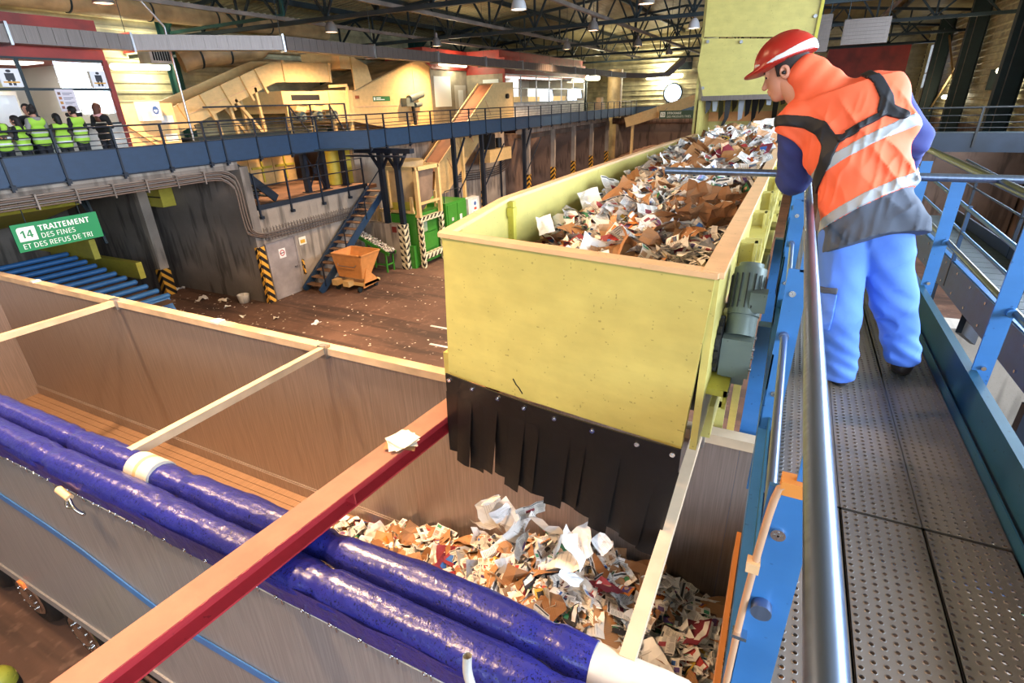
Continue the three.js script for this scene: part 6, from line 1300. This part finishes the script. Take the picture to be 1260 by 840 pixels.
  const straps = [[[-0.27, 0.69], [-0.13, 0.612], 0.026, 0.028], [[-0.13, 0.612], [-0.072, 0.55], 0.028, 0.033], [[-0.072, 0.55], [-0.04, 0.46], 0.033, 0.036], [[-0.04, 0.46], [-0.08, 0.38], 0.036, 0.03], [[-0.08, 0.38], [-0.16, 0.3], 0.03, 0.026], [[-0.05, 0.47], [0.01, 0.468], 0.034, 0.018],
    [[0.13, 0.78], [0.18, 0.69], 0.022, 0.022], [[0.18, 0.69], [0.2, 0.6], 0.022, 0.026], [[0.2, 0.6], [0.19, 0.545], 0.026, 0.034], [[0.19, 0.545], [0.25, 0.5], 0.03, 0.024]].map(q => seg2(...q));
  const strapSet = F((u, v, w) => Math.max(Math.min(...straps.map(q => q(u, v))), -w - 0.09));
  const har = part('harness', [sdfMesh((x, y, z) => Math.max(vest(x, y, z) - 0.009, strapSet(x, y, z)), lo, hi, 0.008)], mStrap, o);
  const xq = seg2([0.0, 0.464], [0.18, 0.525], 0.014, 0.014), xs = F((u, v, w) => Math.max(xq(u, v), -w));
  part('cross_strap', [sdfMesh((x, y, z) => Math.max(vest(x, y, z) - 0.015, xs(x, y, z)), lo, hi, 0.006)], mStrap, har);
  part('buckle', [bar(vAt(0.03, 0.476, 0.166), vAt(0.075, 0.49, 0.166), 0.036, 0.014, dep.toArray())], m.black, har);
  // trousers
  const hipL = [0.295, 5.92, -3.1], hipR = [0.46, 5.95, -3.13], knL = [0.345, 5.53, -3.06], knR = [0.595, 5.59, -3.22], anL = [0.425, 5.185, -3.13], anR = [0.735, 5.235, -3.36];
  const legs = (x, y, z) => { const l = uni(0.03, cone(hipL, knL, 0.112, 0.098), cone(knL, anL, 0.1, 0.083))(x, y, z), r = uni(0.03, cone(hipR, knR, 0.125, 0.098), cone(knR, anR, 0.098, 0.085))(x, y, z); return smin(l, r, 0.02) + 0.009 * (0.4 - (1 - Math.abs(2 * vnoise(x * 9 + z * 6 + y * 4 + 40, y * 9 - x * 7 + 40, 512, 91) - 1)) ** 2) + 0.004 * Math.sin(y * 38 + x * 30 + 2 * Math.sin(y * 9)) * Math.sin(z * 24 + x * 18 + y * 6) + 0.004 * Math.sin(y * 85 + x * 40 - z * 30) * sm(5.6, 5.25, y); };
  const tr = part('trousers', [sdfMesh((x, y, z) => { const sL = (x - 0.425) * 0.2, hem = 5.135 + 0.06 * sm(0.5, 0.65, x); return Math.max(legs(x, y, z), hem - y, y - 6.0); }, [0.05, 5.05, -3.6], [0.95, 6.1, -2.8], 0.0115)], mTrou, o);
  part('cargo_pocket', [sdfMesh((x, y, z) => Math.max(legs(x, y, z) - 0.01, Math.abs(y - 5.57) - 0.1, x - 0.315, -z - 3.1), [0.1, 5.3, -3.3], [0.5, 5.9, -2.85], 0.01)], mTrou, tr);
  part('pocket_flap', [sdfMesh((x, y, z) => Math.max(legs(x, y, z) - 0.014, Math.abs(y - 5.675 - (x - 0.25) * 0.2) - 0.016, x - 0.31, -z - 3.1), [0.1, 5.5, -3.3], [0.5, 5.8, -2.85], 0.009)], mGrey, tr);
  // boots
  for (const [x, y, z, a] of [[0.43, 5.1, -3.2, 0.1], [0.755, 5.115, -3.43, -0.15]]) {
    const f = (X, Y, Z) => { const c = Math.cos(a), s = Math.sin(a), p = (X - x) * c - (Z - z) * s, q = (X - x) * s + (Z - z) * c, h = Y - y; return Math.max(uni(0.03, ell([0, 0.045, -0.03], [0.05, 0.058, 0.15]), cone([0, 0.06, 0.05], [0, 0.14, 0.06], 0.05, 0.048))(p, h, q), -h + 0.004); };
    const b = part('boot', [sdfMesh(f, [x - 0.15, y - 0.02, z - 0.25], [x + 0.15, y + 0.25, z + 0.22], 0.0085)], mBoot, o);
    part('sole', [sdfMesh((X, Y, Z) => Math.max(f(X, Y, Z) - 0.004, Y - y - 0.022), [x - 0.15, y - 0.02, z - 0.25], [x + 0.15, y + 0.25, z + 0.22], 0.0085)], m.black, b);
  }
}
// visitors on the walkway, all standing behind the railing
function visitor(x, z, h, yaw, c, label) {
  const o = thing('person', label, 'person', undefined), s = h / 1.7, y0 = 5.125, cell = 0.022;
  const J = (a, b, d) => [a * s, b * s, d * s];   // x right, y up, z forward of the figure
  const place = g => { g.rotateY(yaw); g.translate(x, y0, z); return g; };
  const lo = [-0.42 * s, -0.03, -0.35 * s], hi = [0.42 * s, 1.8 * s, 0.45 * s];
  const HO = [0, 1.59 * s, 0.02 * s], fr = [V(0, 0, 1), V(0, 1, 0), V(-1, 0, 0)];
  const head = inFrame((a, b, d) => headFull(a / s, b / s, d / s) * s, HO, ...fr);
  const el = [J(-0.25, 1.14, 0.0), J(0.25, 1.14, 0.0)], wr = c.pose === 'rail' ? [J(-0.16, 1.1, 0.26), J(0.16, 1.1, 0.26)] : c.pose === 'fold' ? [J(0.05, 1.1, 0.16), J(-0.05, 1.13, 0.17)] : [J(-0.26, 0.88, 0.08), J(0.26, 0.88, 0.08)];
  const hands = wr.map((w, i) => cone(w, [w[0] * 0.8, w[1] - 0.03 * s, w[2] + 0.07 * s], 0.03 * s, 0.024 * s));
  part('body', [place(sdfMesh(uni(0.02, head, cone(J(0, 1.5, 0.0), J(0, 1.4, -0.01), 0.055 * s, 0.06 * s)), [-0.13 * s, 1.38 * s, -0.15 * s], [0.13 * s, 1.78 * s, 0.17 * s], 0.009)), place(sdfMesh(hands[0], lo, hi, cell)), place(sdfMesh(hands[1], lo, hi, cell))], mSkin, o);
  const torso = uni(0.06, cone(J(-0.1, 1.36, 0), J(0.1, 1.36, 0), 0.1 * s, 0.1 * s), cone(J(-0.06, 1.1, 0), J(0.06, 1.1, 0), 0.125 * s, 0.125 * s), cone(J(-0.06, 0.9, 0), J(0.06, 0.9, 0), 0.12 * s, 0.12 * s));
  const arms = uni(0.03, cone(J(-0.17, 1.38, 0), el[0], 0.062 * s, 0.05 * s), cone(el[0], wr[0], 0.05 * s, 0.036 * s), cone(J(0.17, 1.38, 0), el[1], 0.062 * s, 0.05 * s), cone(el[1], wr[1], 0.05 * s, 0.036 * s));
  const top = part('jacket', [place(sdfMesh((a, b, d) => Math.max(smin(torso(a, b, d), arms(a, b, d), 0.04), (c.coat || 0.84) * s - b, b - 1.46 * s), lo, hi, cell))], mat(c.top, 0.85), o);
  const legs = uni(0.03, cone(J(-0.09, 0.9, 0), J(-0.09, 0.08, 0), 0.085 * s, 0.055 * s), cone(J(0.09, 0.9, 0), J(0.09, 0.08, 0), 0.085 * s, 0.055 * s));
  part('trousers', [place(sdfMesh((a, b, d) => Math.max(legs(a, b, d), b - 0.92 * s), lo, hi, cell))], mat(c.leg || 0x23242c, 0.85), o);
  part('shoe', [place(sdfMesh(uni(0.02, ell(J(-0.09, 0.04, 0.05), [0.05 * s, 0.045 * s, 0.13 * s])), lo, hi, cell))], m.black, o); part('shoe', [place(sdfMesh(ell(J(0.09, 0.04, 0.05), [0.05 * s, 0.045 * s, 0.13 * s]), lo, hi, cell))], m.black, o);
  if (c.vest) {
    const v = part('vest', [place(sdfMesh((a, b, d) => Math.max(torso(a, b, d) - 0.016 * s, 0.78 * s - b, b - 1.45 * s, Math.abs(a) < 0.05 * s && d > 0 ? b - 1.25 * s : -1), lo, hi, cell))], mVisVest, o);
    for (const b0 of [0.93, 1.08]) part('reflective_band', [place(sdfMesh((a, b, d) => Math.max(torso(a, b, d) - 0.026 * s, b0 * s - b, b - (b0 + 0.055) * s), lo, hi, cell * 0.7))], mVisBand, v);
  }
  const hairF = (a, b, d) => { const f = Math.max(headF(a, b, d) - 0.014, Math.min(-(b - 0.045), 1) > 0 && a > 0.03 ? 1 : -1, a > 0.07 && b < 0.08 ? 1 : -1, -0.08 - b); return f; };
  const longH = c.long ? cone([-0.055, 0.02, 0], [-0.075, -c.long, 0.0], 0.085, 0.075) : null;
  const hair = (a, b, d) => { let f = hairF(a, b, d); if (longH) f = Math.min(f, Math.max(longH(a, b, d), a - 0.02)); if (c.bun) f = smin(f, ell([-0.06, 0.13, 0], [0.05, 0.045, 0.05])(a, b, d), 0.02); return f; };
  part('hair', [place(sdfMesh(inFrame((a, b, d) => hair(a / s, b / s, d / s) * s, HO, ...fr), [-0.16 * s, 1.2 * s, -0.25 * s], [0.16 * s, 1.82 * s, 0.16 * s], 0.011))], mat(c.hair, 0.7), o);
  if (c.scarf) part(c.scarfName, [place(new THREE.TorusGeometry(0.085 * s, 0.05 * s, 8, 18).rotateX(Math.PI / 2).translate(0, 1.42 * s, 0))], mat(c.scarf, 0.9), o);
  if (c.camera) part('camera', [place(bx(-0.26, -0.06, 1.46 * s, 1.56 * s, 0.0, 0.3)), place(cyl([-0.16, 1.51 * s, 0.3], [-0.16, 1.51 * s, 0.38], 0.045, 12))], m.black, o);
}
const mVisVest = mat(0xa8d84a, 0.75), mVisBand = mat(0xdcdedd, 0.5);
const R = Math.PI / 2;
visitor(-17.05, -6.12, 1.55, R * 1.3, { vest: 1, top: 0x5a4a3e, hair: 0x2a1d18, pose: 'fold' }, 'visitor in yellow vest with brown sleeves cut by the left edge');
visitor(-17.0, -6.62, 1.58, R * 0.9, { vest: 1, top: 0x4d453e, hair: 0x6b4a36, long: 0.3, pose: 'fold' }, 'long-haired visitor in yellow vest facing out at far left');
visitor(-17.6, -6.75, 1.72, R * 1.5, { top: 0x5a5a30, hair: 0x17120f }, 'dark-haired visitor in olive jacket standing at the back left');
visitor(-17.05, -7.05, 1.5, R * -0.6, { vest: 1, top: 0x1c1c20, hair: 0x1a1210, long: 0.2, pose: 'fold' }, 'dark-haired visitor in vest turned away beside the long-haired one');
visitor(-17.6, -7.6, 1.76, R * 0.6, { top: 0x23242a, hair: 0x191310 }, 'tall visitor in dark jacket behind the group');
visitor(-17.15, -7.5, 1.7, R * -0.9, { vest: 1, top: 0x8f8b88, hair: 0x1e1613, bun: 1, pose: 'fold', scarf: 0x9a958f, scarfName: 'fur_collar' }, 'visitor with hair bun and grey fur jacket under a vest');
visitor(-16.98, -7.9, 1.52, R * -1.0, { vest: 1, top: 0x3b352f, hair: 0x15100e, long: 0.12, pose: 'rail' }, 'short visitor with black hair and brown sleeves under vest');
visitor(-17.15, -8.4, 1.68, R * -0.8, { vest: 1, top: 0x17181c, hair: 0x120e0c, camera: 1 }, 'visitor in black jacket and vest with camera on shoulder');
visitor(-17.1, -8.98, 1.74, R * 2.3, { top: 0x121214, coat: 0.45, hair: 0x5a3020, long: 0.26, pose: 'fold', scarf: 0xd9a0a0, scarfName: 'pink_scarf' }, 'woman in black coat with long brown hair right of the group');
groups.forEach(rebase);
renderer.render(scene, camera);
